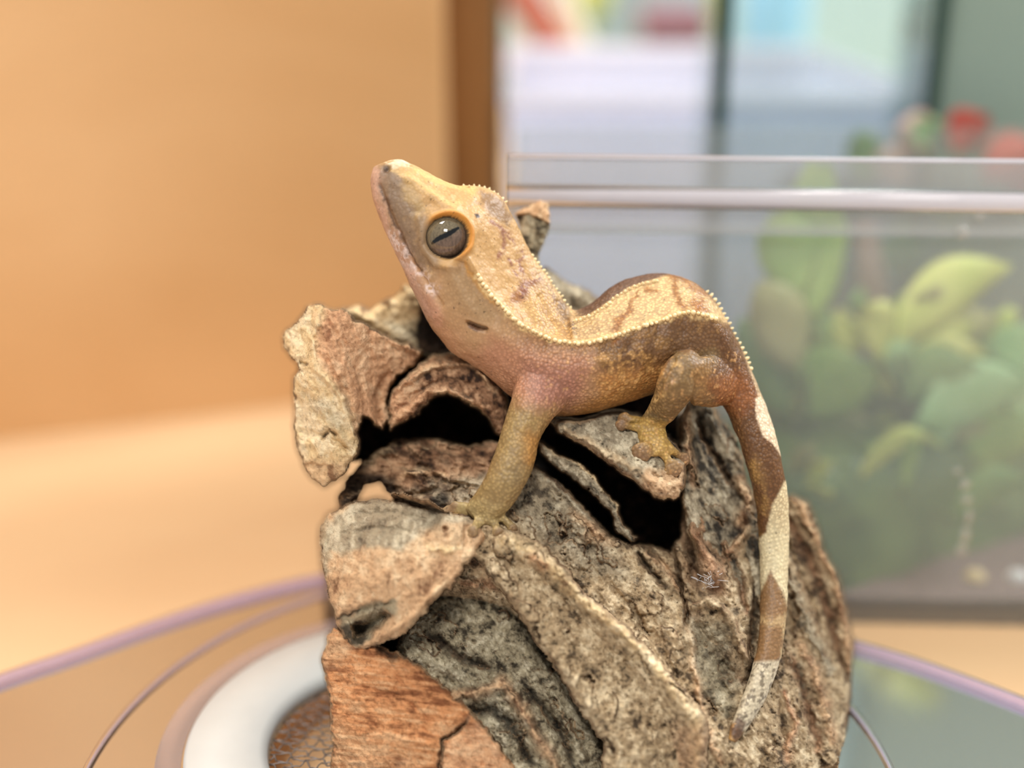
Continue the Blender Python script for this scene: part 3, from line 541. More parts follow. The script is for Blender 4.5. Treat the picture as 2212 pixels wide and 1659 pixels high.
# ================================================================ the gecko
# stations: back edge (x, y), belly edge (x, y), centre w (mm), half depth (mm), near-crest position (-1 belly .. 1 back), flatness of the back
ST = [((838, 347), (806, 362), 3.0, 1.6, .5, 0), ((868, 345), (800, 388), 2.9, 3.6, .5, .1), ((905, 362), (806, 432), 2.6, 4.9, .45, .2), ((950, 386), (826, 486), 2.2, 6.2, .42, .25), ((1000, 403), (850, 538), 1.8, 7.6, .36, .3),
      ((1052, 410), (874, 590), 1.4, 9.0, .29, .4), ((1098, 450), (893, 632), 1.0, 10.2, .20, .5), ((1126, 504), (913, 672), .6, 10.8, .04, .6), ((1150, 552), (938, 716), .3, 10.8, .02, .6), ((1178, 592), (978, 762), 0, 10.2, .06, .6),
      ((1206, 632), (1038, 800), 0, 9.6, .22, .7), ((1238, 668), (1096, 850), 0, 9.6, .34, .8), ((1278, 655), (1168, 895), 0, 10.2, .31, .8), ((1325, 616), (1240, 898), -.2, 10.8, .15, .8), ((1376, 597), (1318, 882), -.5, 11.0, .17, .8),
      ((1428, 590), (1392, 858), -.8, 10.6, .23, .8), ((1482, 602), (1444, 840), -1.0, 9.8, .40, .7), ((1530, 634), (1480, 836), -1.2, 8.8, .58, .6), ((1568, 688), (1512, 838), -1.4, 7.6, .7, .4), ((1600, 750), (1536, 846), -1.6, 6.2, .7, .3),
      ((1632, 820), (1556, 868), -1.4, 5.0, .6, .2), ((1660, 890), (1582, 918), -.6, 4.3, .5, .1), ((1684, 970), (1608, 990), .6, 3.9, .5, .1), ((1700, 1060), (1628, 1068), 2.0, 3.7, .5, .1), ((1705, 1150), (1638, 1152), 3.4, 3.5, .5, 0),
      ((1702, 1250), (1641, 1250), 5.0, 3.3, .5, 0), ((1698, 1340), (1641, 1336), 6.6, 3.1, .5, 0), ((1686, 1420), (1633, 1408), 8.6, 2.8, .5, 0), ((1664, 1488), (1616, 1470), 10.6, 2.5, .5, 0), ((1637, 1540), (1598, 1518), 12.2, 2.1, .5, 0),
      ((1610, 1580), (1580, 1562), 13.4, 1.6, .5, 0), ((1590, 1606), (1572, 1596), 14.2, 1.0, .5, 0)]
TAILW = {23: 2.0}
st = np.array([[a[0], a[1], b[0], b[1], wc, hd, cn, fl] for a, b, wc, hd, cn, fl in ST], float)
# keep the tail just proud of the bark under it
for i in range(23, len(st)):
    c = [bark_w((st[i, 0] + st[i, 2]) / 2 + o, (st[i, 1] + st[i, 3]) / 2 + o2) for o in (-12, 0, 12) for o2 in (-8, 8)]
    c = [x for x in c if x is not None]
    if c: st[i, 4] = max(c) + st[i, 5] * .62
st[23:, 4] = np.convolve(np.pad(st[23:, 4], 1, 'edge'), [.25, .5, .25], 'valid')
NSUB = 12
sm = catmull(st, NSUB)
NR = 72
def body_section(cn, fl):
    """closed outline in (n, w): n = 1 back edge, -1 belly edge, w = 1 towards the camera"""
    key = np.array([[1.0, -.25 * fl], [(1 + cn) / 2 + .06 * (1 - fl), .42 + .06 * (1 - fl)], [cn, .84 + .10 * (1 - fl)], [cn - .32, .96], [-.35, .93], [-.75, .62], [-1.0, .05], [-.80, -.60], [-.2, -.98], [.45, -.90], [.85, -.62]])
    if fl < .15:
        a = np.linspace(0, 2 * math.pi, NR, endpoint=False); return np.c_[np.cos(a), np.sin(a)]
    c = catmull(key, 12, True); L = np.concatenate([[0], np.cumsum(np.hypot(*np.diff(np.vstack([c, c[:1]]), axis=0).T))])
    u = np.linspace(0, L[-1], NR, endpoint=False); cc = np.vstack([c, c[:1]])
    s = np.c_[np.interp(u, L, cc[:, 0]), np.interp(u, L, cc[:, 1])]
    a = np.linspace(0, 2 * math.pi, NR, endpoint=False); k = np.clip((fl - .15) / .25, 0, 1)
    return s * k + np.c_[np.cos(a), np.sin(a)] * (1 - k)
def loft(rings):
    n = len(rings[0]); v = np.concatenate(rings); f = []
    for i in range(len(rings) - 1):
        for k in range(n): f.append((i * n + k, i * n + (k + 1) % n, (i + 1) * n + (k + 1) % n, (i + 1) * n + k))
    v = np.vstack([v, rings[0].mean(0), rings[-1].mean(0)]); a, b = len(v) - 2, len(v) - 1; o = (len(rings) - 1) * n
    for k in range(n): f.append((a, (k + 1) % n, k)); f.append((b, o + k, o + (k + 1) % n))
    return v, f
rings = []
for r in sm:
    s = body_section(min(r[6], .75), max(r[7], 0)); s = s.copy(); s[:, 0] = np.clip(s[:, 0], -1, 1)
    cx, cy = (r[0] + r[2]) / 2, (r[1] + r[3]) / 2; hx, hy = (r[0] - r[2]) / 2, (r[1] - r[3]) / 2
    rings.append(P(cx + hx * s[:, 0], cy + hy * s[:, 0], r[4] + r[5] * s[:, 1]))
gm = [loft(rings)]
def limb(pts, nsub=8, n=28, up=(0, 0, 1)):
    """pts: (x, y, w, half width px across, half thickness mm towards camera)"""
    s = catmull(pts, nsub); t = np.gradient(s[:, :2], axis=0); t /= np.linalg.norm(t, axis=1)[:, None] + 1e-9
    a = np.linspace(0, 2 * math.pi, n, endpoint=False); rs = []
    for r, d in zip(s, t):
        nx, ny = -d[1], d[0]
        rs.append(P(r[0] + nx * r[3] * np.cos(a), r[1] + ny * r[3] * np.cos(a), r[2] + r[4] * np.sin(a)))
    # rounded ends
    def cap(r0, r1, k): c = r0.mean(0); o = r0.mean(0) - r1.mean(0); o = o / (np.linalg.norm(o) + 1e-9); R = np.linalg.norm(r0 - c, axis=1).mean(); return [c + (r0 - c) * math.cos(x) + o * R * .7 * math.sin(x) for x in k]
    rs = cap(rs[0], rs[1], (1.3, .9, .45)) + rs + cap(rs[-1], rs[-2], (.45, .9, 1.3))
    gm.append(loft(rs))
def ground(x, y, d=0.0, default=8):
    v = bark_w(x, y); return (default if v is None else v) + d
# near front leg, planted on the fold
g1 = ground(1040, 1112, 1.6)
limb([(1200, 770, 0.0, 90, 4.5), (1188, 806, 2.6, 82, 5.6), (1168, 846, 4.8, 64, 5.9), (1146, 890, 7.2, 48, 5.1), (1123, 945, 9.0, 43, 4.4), (1110, 995, 10, 45, 4.4), (1088, 1045, 11, 43, 4.0), (1058, 1088, (11.2 + g1) / 2, 40, 3.2), (1036, 1112, g1, 36, 2.2)])
def toe(pts, pad):
    """pts: (x, y, lift over the bark mm, half width px); last point carries the flat round pad of half width pad px"""
    pp = []
    for x, y, l, hw in pts: pp.append((x, y, ground(x, y, l), hw, 1.0))
    for i in range(1, len(pp)):
        if abs(pp[i][2] - pp[i - 1][2]) > 3: pp[i] = (pp[i][0], pp[i][1], pp[i - 1][2] + math.copysign(2.0, pp[i][2] - pp[i - 1][2]), pp[i][3], 1.0)
    limb(pp, 6, 14)
    (xa, ya, wa, _, _), (xb, yb, wb, _, _) = pp[-2], pp[-1]; L = math.hypot(xb - xa, yb - ya); dx, dy = (xb - xa) / L, (yb - ya) / L
    q = [(xb - dx * pad * .8, yb - dy * pad * .8, wb + .2, pad * .55, .55), (xb - dx * pad * .1, yb - dy * pad * .1, wb + .2, pad, .7), (xb + dx * pad * .6, yb + dy * pad * .6, wb + .1, pad * .98, .6), (xb + dx * pad * 1.05, yb + dy * pad * 1.05, wb, pad * .62, .45)]
    q = [(a[0], a[1], a[2], a[3] * (1.22 if xb > 1200 else 1.1), a[4]) for a in q]; limb(q, 5, 18)
    return (xb, yb, wb)
toe([(1030, 1108, 1.6, 18), (1000, 1103, 1.3, 11), (972, 1104, 1.0, 9)], 13)
toe([(1034, 1104, 1.8, 15), (1008, 1094, 1.3, 9), (985, 1092, 1.0, 7)], 9)
toe([(1040, 1118, 1.6, 18), (1030, 1134, 1.3, 11), (1022, 1146, 1.0, 9)], 12)
toe([(1052, 1115, 1.6, 18), (1068, 1132, 1.2, 11), (1075, 1148, .9, 9)], 12)
toe([(1060, 1108, 1.6, 16), (1088, 1122, 1.2, 9), (1106, 1140, .8, 8)], 11)
# near hind leg: thigh forward and up to the knee, shank down and back to the ankle on the ledge
gf = ground(1395, 930, 1.6)
limb([(1592, 822, -1.0, 40, 4.8), (1562, 826, 3.0, 50, 5.2), (1530, 824, 6.0, 56, 5.2), (1500, 812, 8.6, 50, 4.8), (1482, 798, 9.8, 40, 4.0)])
limb([(1496, 784, 9.8, 34, 3.4), (1474, 802, 10.6, 40, 3.8), (1458, 840, 10.6, 42, 3.8), (1436, 880, (10.4 + gf) / 2 + .6, 33, 3.2), (1416, 905, gf + 1.0, 28, 2.2), (1408, 925, gf + .3, 30, 1.7), (1412, 950, ground(1412, 950, 1.2), 32, 1.4), (1424, 972, ground(1424, 972, 1.0), 24, 1.2)])
toe([(1400, 918, 1.6, 17), (1372, 908, 1.2, 10), (1352, 905, .9, 8)], 13)
toe([(1395, 925, 1.6, 15), (1366, 922, 1.2, 9), (1345, 918, .9, 8)], 12)
toe([(1405, 945, 1.5, 17), (1398, 962, 1.1, 10), (1388, 974, .9, 9)], 19)
toe([(1425, 965, 1.3, 15), (1440, 990, 1.0, 10), (1452, 1008, .8, 10)], 17)
toe([(1432, 955, 1.3, 14), (1455, 975, 1.0, 9), (1474, 990, .8, 9)], 13)
# far legs, reaching down to the bark behind
limb([(1170, 760, -5, 50, 5), (1165, 790, -11, 36, 4), (1180, 815, -16, 28, 3.4), (1200, 835, -19, 22, 2.5), (1215, 840, -21, 18, 1.2)])
limb([(1560, 790, -5, 40, 4.5), (1530, 790, -10, 36, 4), (1500, 790, -13, 30, 3.4), (1480, 810, -16, 26, 3), (1465, 825, -18.5, 20, 2), (1452, 830, -20, 16, 1.2)])
allv = []; allf = []
for v, f in gm:
    n = sum(len(a) for a in allv); allv.append(v); allf += [tuple(i + n for i in q_) for q_ in f]
raw = mesh_obj('gecko_raw', np.concatenate(allv), allf, None, None)
bm = bmesh.new(); bm.from_mesh(raw.data); bmesh.ops.recalc_face_normals(bm, faces=bm.faces); bm.to_mesh(raw.data); bm.free()
rm_ = raw.modifiers.new('r', 'REMESH'); rm_.mode = 'VOXEL'; rm_.voxel_size = 0.26 * MM
s_ = raw.modifiers.new('s', 'SMOOTH'); s_.factor = 0.5; s_.iterations = 14
dg = bpy.context.evaluated_depsgraph_get(); me = bpy.data.meshes.new_from_object(raw.evaluated_get(dg)); bpy.data.objects.remove(raw)
nvg = len(me.vertices); co = np.empty(nvg * 3, np.float32); me.vertices.foreach_get('co', co); co = co.reshape(-1, 3).astype(float) / MM
def mesh_normals():
    no = np.empty(nvg * 3, np.float32); me.vertices.foreach_get('normal', no); return no.reshape(-1, 3).astype(float)
no = mesh_normals(); X, Y, WD = invP(co)
tocam = C0 - co; tocam /= np.linalg.norm(tocam, axis=1)[:, None]; facing = (no * tocam).sum(1)
near = sstep(facing, -.15, .12)
# ---- sculpting on the near side: distances are read in side view
def push(pts, wd, am, closed=False, side=None):
    d, t = seg_dist(X, Y, pts); return am * np.exp(-(d / wd) ** 2) * (near if side is None else side)
CREST = [(985, 458), (1004, 470), (1016, 500), (1012, 530), (1012, 560), (1032, 598), (1058, 636), (1086, 668), (1118, 697), (1160, 722), (1205, 738), (1250, 743), (1290, 738), (1330, 726), (1372, 708), (1400, 700), (1440, 688), (1478, 674), (1510, 676), (1552, 690)]
disp = np.zeros(nvg)
headm = sstep(X + .6 * Y, 1700, 1600)
disp += push(CREST[4:14], 7, .75) + push(CREST[13:], 6, .45)
d, _ = seg_dist(X, Y, CREST[4:14]); below = (X - 1012) * .75 - (Y - 560) * .66
disp += -.55 * np.exp(-(((d - 20) / 15) ** 2)) * near * (seg_dist(X, Y, [(985, 590), (1030, 660), (1090, 712), (1150, 745)])[0] < 30)
EYE = np.array([966.0, 514.0])
ed = np.hypot((X - EYE[0]) / 1.0, (Y - EYE[1]) / .98)
disp += -2.6 * (1 - sstep(ed, 34, 52)) * near + 1.55 * np.exp(-((ed - 51) / 7.5) ** 2) * near * sstep((X - EYE[0]) - (Y - EYE[1]) * .9, -45, 15)
disp += push([(880, 385), (920, 412), (955, 440), (985, 452)], 9, .5)                       # ridge of the snout
disp += push([(820, 400), (840, 450), (870, 520), (900, 580), (930, 620), (955, 660)], 4.5, -.45)    # mouth line
disp += push([(840, 430), (870, 500), (900, 560)], 11, .28)
disp += push([(905, 600), (930, 640), (945, 680)], 13, .5)                                  # corner of the jaw
disp += push([(833, 366), (838, 363)], 5.5, -.8)                                            # nostril
disp += push([(1012, 699), (1030, 708), (1048, 712)], 5.5, -1.5) + push([(1010, 690), (1034, 698), (1052, 706)], 5, .3)  # ear
disp += push([(905, 470), (912, 530), (940, 572), (985, 578)], 8, .45) + push([(900, 455), (930, 440)], 12, -.35) + push([(1035, 520), (1060, 560), (1090, 620)], 18, -.35) + push([(1120, 560), (1140, 600)], 8, -.3) + push([(1120, 650), (1150, 690), (1200, 715)], 14, -.4)
disp += .16 * (ridged(X / 26, Y / 34, 3, seed=301) - .6) * near * (ed > 70)
disp += push([(1025, 480), (1050, 440), (1085, 430)], 16, .35) + push([(1004, 405), (1040, 408), (1075, 425)], 9, .35, side=sstep(facing, -.9, -.1))
disp += push([(1455, 775), (1430, 820), (1415, 862)], 5, -.7)                                # fold before the thigh
disp += push([(1490, 905), (1500, 872), (1488, 850)], 9, .4) + push([(1492, 862), (1506, 835), (1504, 815)], 5, -.4)
disp += push([(1165, 640), (1190, 690), (1225, 725)], 6, -.4) + push([(1205, 650), (1225, 700), (1232, 732)], 5, -.35) + push([(1232, 690), (1240, 735)], 5, .4)
for k, xx in enumerate(range(1270, 1480, 26)): disp += push([(xx, 735 - .32 * (xx - 1270)), (xx - 12, 800 - .3 * (xx - 1270)), (xx - 22, 860 - .25 * (xx - 1270))], 8, .16 if k % 2 else -.12)
disp += .22 * 2 * (fbm(co[:, 0] / 2.2, co[:, 1] / 2.2, co[:, 2] / 2.2, seed=51) - .5)
co = co + no * disp[:, None]
me.vertices.foreach_set('co', (co * MM).ravel().astype(np.float32)); me.update(); no = mesh_normals(); X, Y, WD = invP(co)
# ---- pattern of the skin
fx, fy, fz = co.T
nA = fbm(fx / 2.6, fy / 2.6, fz / 2.6, oct=4, seed=61); nB = fbm(fx / .9, fy / .9, fz / .9, oct=3, seed=65); nC = fbm(fx / 6, fy / 6, fz / 6, oct=3, seed=69)
xw = X + 26 * (nA - .5) + 12 * (nB - .5); yw = Y + 26 * (fbm(fx / 2.6 + 9, fy / 2.6, fz / 2.6, oct=4, seed=81) - .5) + 12 * (nB[::-1] * 0 + fbm(fx / .9 + 5, fy / .9, fz / .9, oct=2, seed=83) - .5)
col = np.tile(lin(132, 98, 62), (nvg, 1)); bmp = np.full(nvg, .8)
def paint(mask_, c, op=1.0):
    global col
    k = (np.clip(mask_, 0, 1) * op)[:, None]; col = col * (1 - k) + lin(c) * k
def poly(pts, fe=8): return sstep(sdist(xw, yw, pts), -fe, fe)
def line(pts, wd): return np.exp(-(seg_dist(xw, yw, pts)[0] / wd) ** 2)
def tight(pts, fe=3): return sstep(sdist(X + 5 * (nB - .5), Y + 5 * (nA - .5), pts), -fe, fe)
paint(np.ones(nvg), (136, 100, 62))
paint(sstep(nA, .45, .62), (160, 122, 74), .6); paint(sstep(nB, .58, .66), (96, 66, 40), .5)
# flank and belly
paint(poly([(1180, 830), (1300, 800), (1420, 760), (1480, 850), (1300, 920), (1150, 920)], 28), (186, 132, 72), .85)
paint(poly([(1240, 730), (1400, 690), (1600, 660), (1660, 840), (1480, 800), (1250, 800)], 22), (112, 80, 50), .8)
paint(sstep(nA, .50, .60) * poly([(1240, 740), (1600, 680), (1480, 860), (1240, 880)], 20), (160, 120, 68), .5)
paint(poly([(1200, 800), (1280, 800), (1260, 870), (1190, 890)], 20) * sstep(nA, .35, .6), (176, 142, 100), .5)
paint(poly([(1290, 780), (1420, 740), (1440, 820), (1300, 860)], 18) * sstep(nB, .52, .62), (206, 160, 96), .6)
# chest, throat and cheek
paint(poly([(880, 560), (1010, 540), (1060, 640), (1180, 740), (1290, 750), (1290, 860), (1200, 900), (1080, 860), (960, 760), (860, 600)], 18), (178, 140, 100), .95)
paint(poly([(1060, 730), (1280, 770), (1260, 860), (1190, 900), (1090, 850), (1020, 780)], 34), (176, 124, 96), .85)
paint(poly([(1130, 790), (1260, 800), (1240, 870), (1150, 880)], 30), (160, 112, 100), .6)
paint(poly([(960, 570), (1020, 570), (1080, 680), (1040, 700), (970, 650)], 24), (156, 128, 92), .6)
paint(line([(930, 690), (1000, 770), (1070, 820)], 26), (196, 146, 112), .6)
# head
paint(poly([(790, 330), (1080, 380), (1180, 560), (1280, 740), (1180, 735), (1060, 650), (1010, 560), (960, 580), (900, 560), (830, 460)], 7), (190, 150, 98), 1)
paint(poly([(800, 360), (850, 352), (900, 420), (930, 480), (950, 560), (930, 600), (880, 540), (830, 450)], 14), (146, 120, 92), .9)
paint(poly([(812, 365), (846, 356), (872, 400), (895, 470), (905, 540), (880, 540), (845, 470), (818, 410)], 9), (128, 104, 82), .7)
paint(line([(870, 430), (890, 500), (905, 560)], 10) * sstep(nB, .46, .58), (176, 144, 104), .6)
paint(line([(836, 420), (862, 480), (896, 545), (915, 570)], 12), (118, 92, 68), .75)
paint(line([(905, 470), (915, 520), (925, 560), (960, 580)], 10), (140, 112, 80), .6)
paint(line([(925, 575), (930, 605)], 7) * sstep(nB, .4, .55), (196, 160, 110), .7)
paint(poly([(870, 380), (900, 400), (925, 450), (905, 470), (870, 430)], 10), (176, 144, 92), .7)
paint(line([(850, 400), (880, 460), (915, 530)], 9) * sstep(nB, .42, .6), (110, 84, 60), .6)
paint(line([(846, 360), (900, 395), (960, 430), (1000, 440)], 8), (206, 170, 112), .7)
paint(line([(900, 365), (960, 395), (1020, 412)], 9), (214, 178, 112), .7)
paint(line([(958, 412), (1000, 432)], 12) * sstep(nB, .40, .6), (170, 120, 66), .5)
paint(poly([(1040, 410), (1080, 425), (1108, 470), (1098, 490), (1060, 460), (1035, 435)], 7), (122, 92, 64), .75)
for ln, wd in (([(1060, 480), (1090, 500), (1110, 525)], 6), ([(1085, 500), (1090, 540), (1080, 560)], 6), ([(1125, 545), (1130, 590)], 5), ([(1105, 560), (1120, 600)], 4), ([(1120, 640), (1140, 615), (1165, 595)], 10), ([(1118, 650), (1130, 625)], 8)):
    paint(line(ln, wd) * sstep(nB, .22, .45), (134, 84, 62), .85)
paint(tight([(1024, 462), (1034, 461), (1037, 470), (1028, 472)], 2), (60, 42, 34), .95)
paint(poly([(1120, 650), (1170, 640), (1240, 730), (1180, 715), (1140, 690)], 10), (196, 156, 98), .6)
paint(line([(1120, 625), (1116, 665), (1130, 690)], 4), (166, 116, 60), .6)
paint(line([(1170, 660), (1200, 700), (1225, 725)], 4), (170, 122, 62), .6)
# lips and jaw
paint(line([(806, 372), (808, 410), (824, 465), (850, 525), (878, 580), (900, 630), (925, 680)], 15), (198, 158, 136), .95)
paint(line([(850, 505), (880, 560), (915, 605), (938, 630)], 12) * sstep(nB, .36, .56), (224, 204, 196), .8)  # pale sheen along the jaw, painted into the skin
paint(line([(930, 650), (945, 690)], 14), (200, 150, 124), .6)
paint(line([(820, 400), (840, 450), (870, 520), (905, 580)], 3.5), (84, 60, 44), .8)
paint(np.exp(-(np.hypot(X - 834, Y - 365) / 9) ** 2), (70, 50, 42), .9)
paint(poly([(826, 345), (870, 340), (890, 356), (850, 356)], 5), (232, 214, 184), .7)  # white highlight on top of the snout, painted in
# rim of the eye and the slit of the ear
paint(np.exp(-((ed - 50) / 5.5) ** 2) * sstep((X - EYE[0]) - .8 * (Y - EYE[1]), -30, 20), (196, 128, 44), .95)
paint((ed < 46) * near, (70, 54, 40), .9)
paint(line([(1006, 560), (1020, 590), (1040, 622), (1066, 655)], 5), (186, 132, 60), .8)
paint(tight([(1008, 696), (1022, 698), (1052, 713), (1030, 716), (1014, 708)], 2.5), (92, 60, 42), .9)
# back
back_ = [(1236, 690), (1270, 668), (1330, 622), (1380, 600), (1430, 594), (1500, 612), (1560, 670), (1580, 700), (1552, 696), (1500, 668), (1440, 690), (1380, 704), (1330, 726), (1280, 742), (1240, 745)]
paint(tight(back_, 5), (206, 174, 124), 1)
paint(tight([(1236, 690), (1300, 690), (1330, 730), (1240, 750)], 14) * sstep(nB, .38, .55), (176, 140, 96), .7)
for ln, wd in (([(1330, 740), (1336, 690), (1366, 668)], 7), ([(1338, 700), (1380, 630)], 4), ([(1455, 596), (1462, 640), (1480, 668)], 9), ([(1470, 596), (1520, 640), (1500, 672)], 8), ([(1500, 650), (1530, 672)], 10), ([(1400, 625), (1420, 628)], 6)):
    paint(line(ln, wd) * sstep(nA, .24, .42), (150, 98, 48), .9)
paint(tight([(1238, 668), (1290, 628), (1330, 598), (1400, 578), (1470, 585), (1440, 594), (1400, 606), (1355, 622), (1310, 655), (1268, 682), (1246, 684)], 3), (104, 74, 56), .95)
paint(line([(1160, 570), (1200, 625), (1236, 672)], 12), (214, 180, 128), .7)
paint(line([(1212, 655), (1236, 705)], 14) * sstep(nB, .38, .5), (110, 84, 62), .75)
paint(line([(1170, 590), (1205, 650)], 8) * sstep(nB, .5, .6), (140, 100, 66), .6)
paint(line(CREST[5:], 5.5), (220, 190, 136), .95)
# limbs
paint(poly([(1090, 880), (1190, 890), (1180, 1000), (1110, 1100), (1000, 1180), (930, 1120), (1050, 1020)], 36), (158, 134, 88), .9)
paint(line([(1150, 950), (1145, 985)], 22), (182, 128, 62), .75)
paint(line([(1125, 990), (1115, 1040)], 16) * sstep(nA, .35, .6), (128, 108, 76), .6)
paint(poly([(960, 1070), (1110, 1090), (1120, 1160), (1000, 1165), (930, 1110)], 10), (180, 158, 110), .8)
paint(poly([(1455, 760), (1540, 755), (1600, 820), (1560, 870), (1500, 885), (1440, 920), (1370, 890), (1440, 800)], 8), (124, 100, 64), .85)
paint(poly([(1500, 770), (1590, 810), (1560, 860), (1500, 870)], 14), (150, 112, 66), .7)
paint(line([(1465, 790), (1445, 840), (1400, 890)], 10) * sstep(nB, .40, .56), (196, 160, 104), .8)
paint(line([(1452, 815), (1445, 832)], 9) * sstep(nB, .4, .5), (216, 172, 140), .7)
paint(line([(1395, 895), (1440, 915)], 9), (92, 82, 60), .6)
paint(poly([(1330, 890), (1400, 900), (1450, 920), (1480, 1000), (1440, 1030), (1370, 960)], 10), (186, 152, 84), .85)
for c, r in (((1388, 978), 24), ((1454, 1014), 22), ((1478, 992), 17), ((1348, 905), 15), ((1340, 918), 14), ((968, 1104), 16), ((1020, 1148), 14), ((1078, 1152), 14), ((1110, 1144), 12), ((978, 1091), 11)):
    paint(np.exp(-(np.hypot(X - c[0], Y - c[1]) / r) ** 4), (148, 118, 90), .8)
# tail
paint(poly([(1560, 700), (1640, 800), (1700, 950), (1720, 1200), (1600, 1250), (1600, 950), (1530, 850)], 10), (104, 70, 40), .9)
paint(poly([(1530, 830), (1600, 800), (1640, 860), (1600, 900), (1550, 870)], 20), (150, 92, 48), .7)
paint(line([(1630, 1000), (1650, 1080), (1650, 1160)], 14) * sstep(nA, .38, .58), (170, 132, 74), .6)
paint(tight([(1632, 860), (1655, 850), (1690, 920), (1702, 1000), (1690, 990), (1670, 958), (1648, 940), (1634, 905)], 3), (228, 204, 172), 1)
paint(tight([(1600, 740), (1616, 760), (1640, 810), (1660, 860), (1640, 862), (1618, 800)], 3), (214, 186, 148), .7)
paint(tight([(1694, 1040), (1712, 1040), (1712, 1320), (1702, 1330), (1690, 1290), (1680, 1262), (1664, 1230), (1640, 1290), (1630, 1300), (1630, 1170), (1655, 1150), (1668, 1090), (1684, 1060)], 4), (222, 206, 166), 1)
paint(tight([(1664, 1240), (1690, 1275), (1704, 1320), (1700, 1400), (1660, 1430), (1630, 1430), (1630, 1310), (1650, 1265)], 4), (136, 102, 66), .9)
paint(line([(1640, 1340), (1690, 1345)], 9), (206, 176, 128), .6)
paint(line([(1700, 1330), (1696, 1400), (1680, 1450)], 6), (216, 192, 146), .7)
paint(tight([(1622, 1430), (1700, 1425), (1670, 1510), (1620, 1590), (1580, 1560), (1600, 1500)], 5), (206, 192, 164), .95)
paint(tight([(1622, 1430), (1700, 1425), (1670, 1510), (1620, 1590), (1580, 1560), (1600, 1500)], 5) * sstep(nB, .55, .62), (90, 74, 56), .7)
paint(tight([(1592, 1548), (1612, 1562), (1600, 1590), (1580, 1600), (1578, 1575)], 3), (92, 66, 50), .85)
paint(tight([(1560, 1592), (1580, 1590), (1590, 1608), (1576, 1620)], 3), (184, 142, 84), .9)
# scattered pale and dark granules
paint(sstep(nB, .66, .70) * sstep(X, 1100, 1250) * (Y > 760) * (X < 1600), (216, 168, 110), .5)
paint(sstep(fbm(fx / .55, fy / .55, fz / .55, oct=2, seed=99), .80, .84), (56, 38, 26), .6)
bmp = np.where(X < 1010, .30, .30 + .6 * sstep(X + .3 * Y, 1260, 1400)); bmp = np.where(ed < 60, .1, bmp)
tl_ = sstep(Y, 1080, 1180) * (X > 1560); col = col * (1 - .16 * tl_ * (.5 + .5 * np.sin((Y + .25 * X) * 2 * math.pi / 9.5)))[:, None]
bmp = bmp * (1 - .45 * tl_)
col = np.clip(col * .94, 0, 1)
a_ = me.color_attributes.new('Col', 'FLOAT_COLOR', 'POINT'); a_.data.foreach_set('color', np.c_[col, np.ones(nvg)].astype(np.float32).ravel())
b_ = me.attributes.new('Bump', 'FLOAT', 'POINT'); b_.data.foreach_set('value', bmp.astype(np.float32))
me.materials.append(M_skin); me.polygons.foreach_set('use_smooth', np.ones(len(me.polygons), bool)); me.name = 'body'
gecko = empty('crested_gecko', tuple(P(1210, 850, 0) * MM))
tag(gecko, 'tan and brown crested gecko climbing on cork bark with snout raised and tail hanging down', 'gecko')
body = bpy.data.objects.new('body', me); sc.collection.objects.link(body); attach(body, gecko)
# ---- eye
def eyemat():
    m, nt, b = nodes('eye_iris'); L = nt.links.new; tc = N(nt, 'ShaderNodeTexCoord')
    nz = N(nt, 'ShaderNodeTexNoise', i_Scale=2200.0, i_Detail=6.0, i_Roughness=.7); mp = N(nt, 'ShaderNodeMapping'); mp.inputs['Scale'].default_value = (1, 1, .35)
    L(tc.outputs['Object'], mp.inputs[0]); L(mp.outputs[0], nz.inputs['Vector'])
    at = N(nt, 'ShaderNodeAttribute', attribute_name='Col'); mx = N(nt, 'ShaderNodeMix', data_type='RGBA', blend_type='MULTIPLY'); mx.inputs[0].default_value = .8
    r = N(nt, 'ShaderNodeValToRGB'); e = r.color_ramp.elements; e[0].position = .35; e[0].color = (.45, .42, .4, 1); e[1].position = .65; e[1].color = (1.3, 1.25, 1.2, 1)
    L(nz.outputs['Fac'], r.inputs[0]); L(at.outputs['Color'], mx.inputs[6]); L(r.outputs[0], mx.inputs[7]); L(mx.outputs[2], b.inputs['Base Color'])
    b.inputs['Roughness'].default_value = .03; b.inputs['Specular IOR Level'].default_value = .5
    return m
near_w = np.median(WD[(np.hypot(X - EYE[0], Y - EYE[1]) > 50) & (np.hypot(X - EYE[0], Y - EYE[1]) < 60) & (no @ (-Fv) > .3)])
ER = 5.0; ec = P(EYE[0], EYE[1], near_w - 3.75)
th = np.linspace(0, math.pi, 97)[1:-1]; ph = np.linspace(0, 2 * math.pi, 128, endpoint=False)
TH, PH = np.meshgrid(th, ph, indexing='ij'); ax = C0 - ec; ax /= np.linalg.norm(ax); ax = ax + .10 * Uv - .08 * Rv; ax /= np.linalg.norm(ax)
e1 = np.cross(Uv, ax); e1 /= np.linalg.norm(e1); e2 = np.cross(ax, e1)
S = np.cos(TH)[..., None] * ax + np.sin(TH)[..., None] * (np.cos(PH)[..., None] * e1 + np.sin(PH)[..., None] * e2)
sv = np.vstack([ec + ER * S.reshape(-1, 3), ec + ER * ax, ec - ER * ax]); n_t, n_p = TH.shape
sf = []
for i in range(n_t - 1):
    for k in range(n_p): sf.append((i * n_p + k, (i + 1) * n_p + k, (i + 1) * n_p + (k + 1) % n_p, i * n_p + (k + 1) % n_p))
a0, a1 = n_t * n_p, n_t * n_p + 1
for k in range(n_p): sf.append((a0, k, (k + 1) % n_p)); sf.append((a1, (n_t - 1) * n_p + (k + 1) % n_p, (n_t - 1) * n_p + k))
eu = ((sv - ec) @ Rv) * 10; ev = -((sv - ec) @ Uv) * 10                       # px offsets
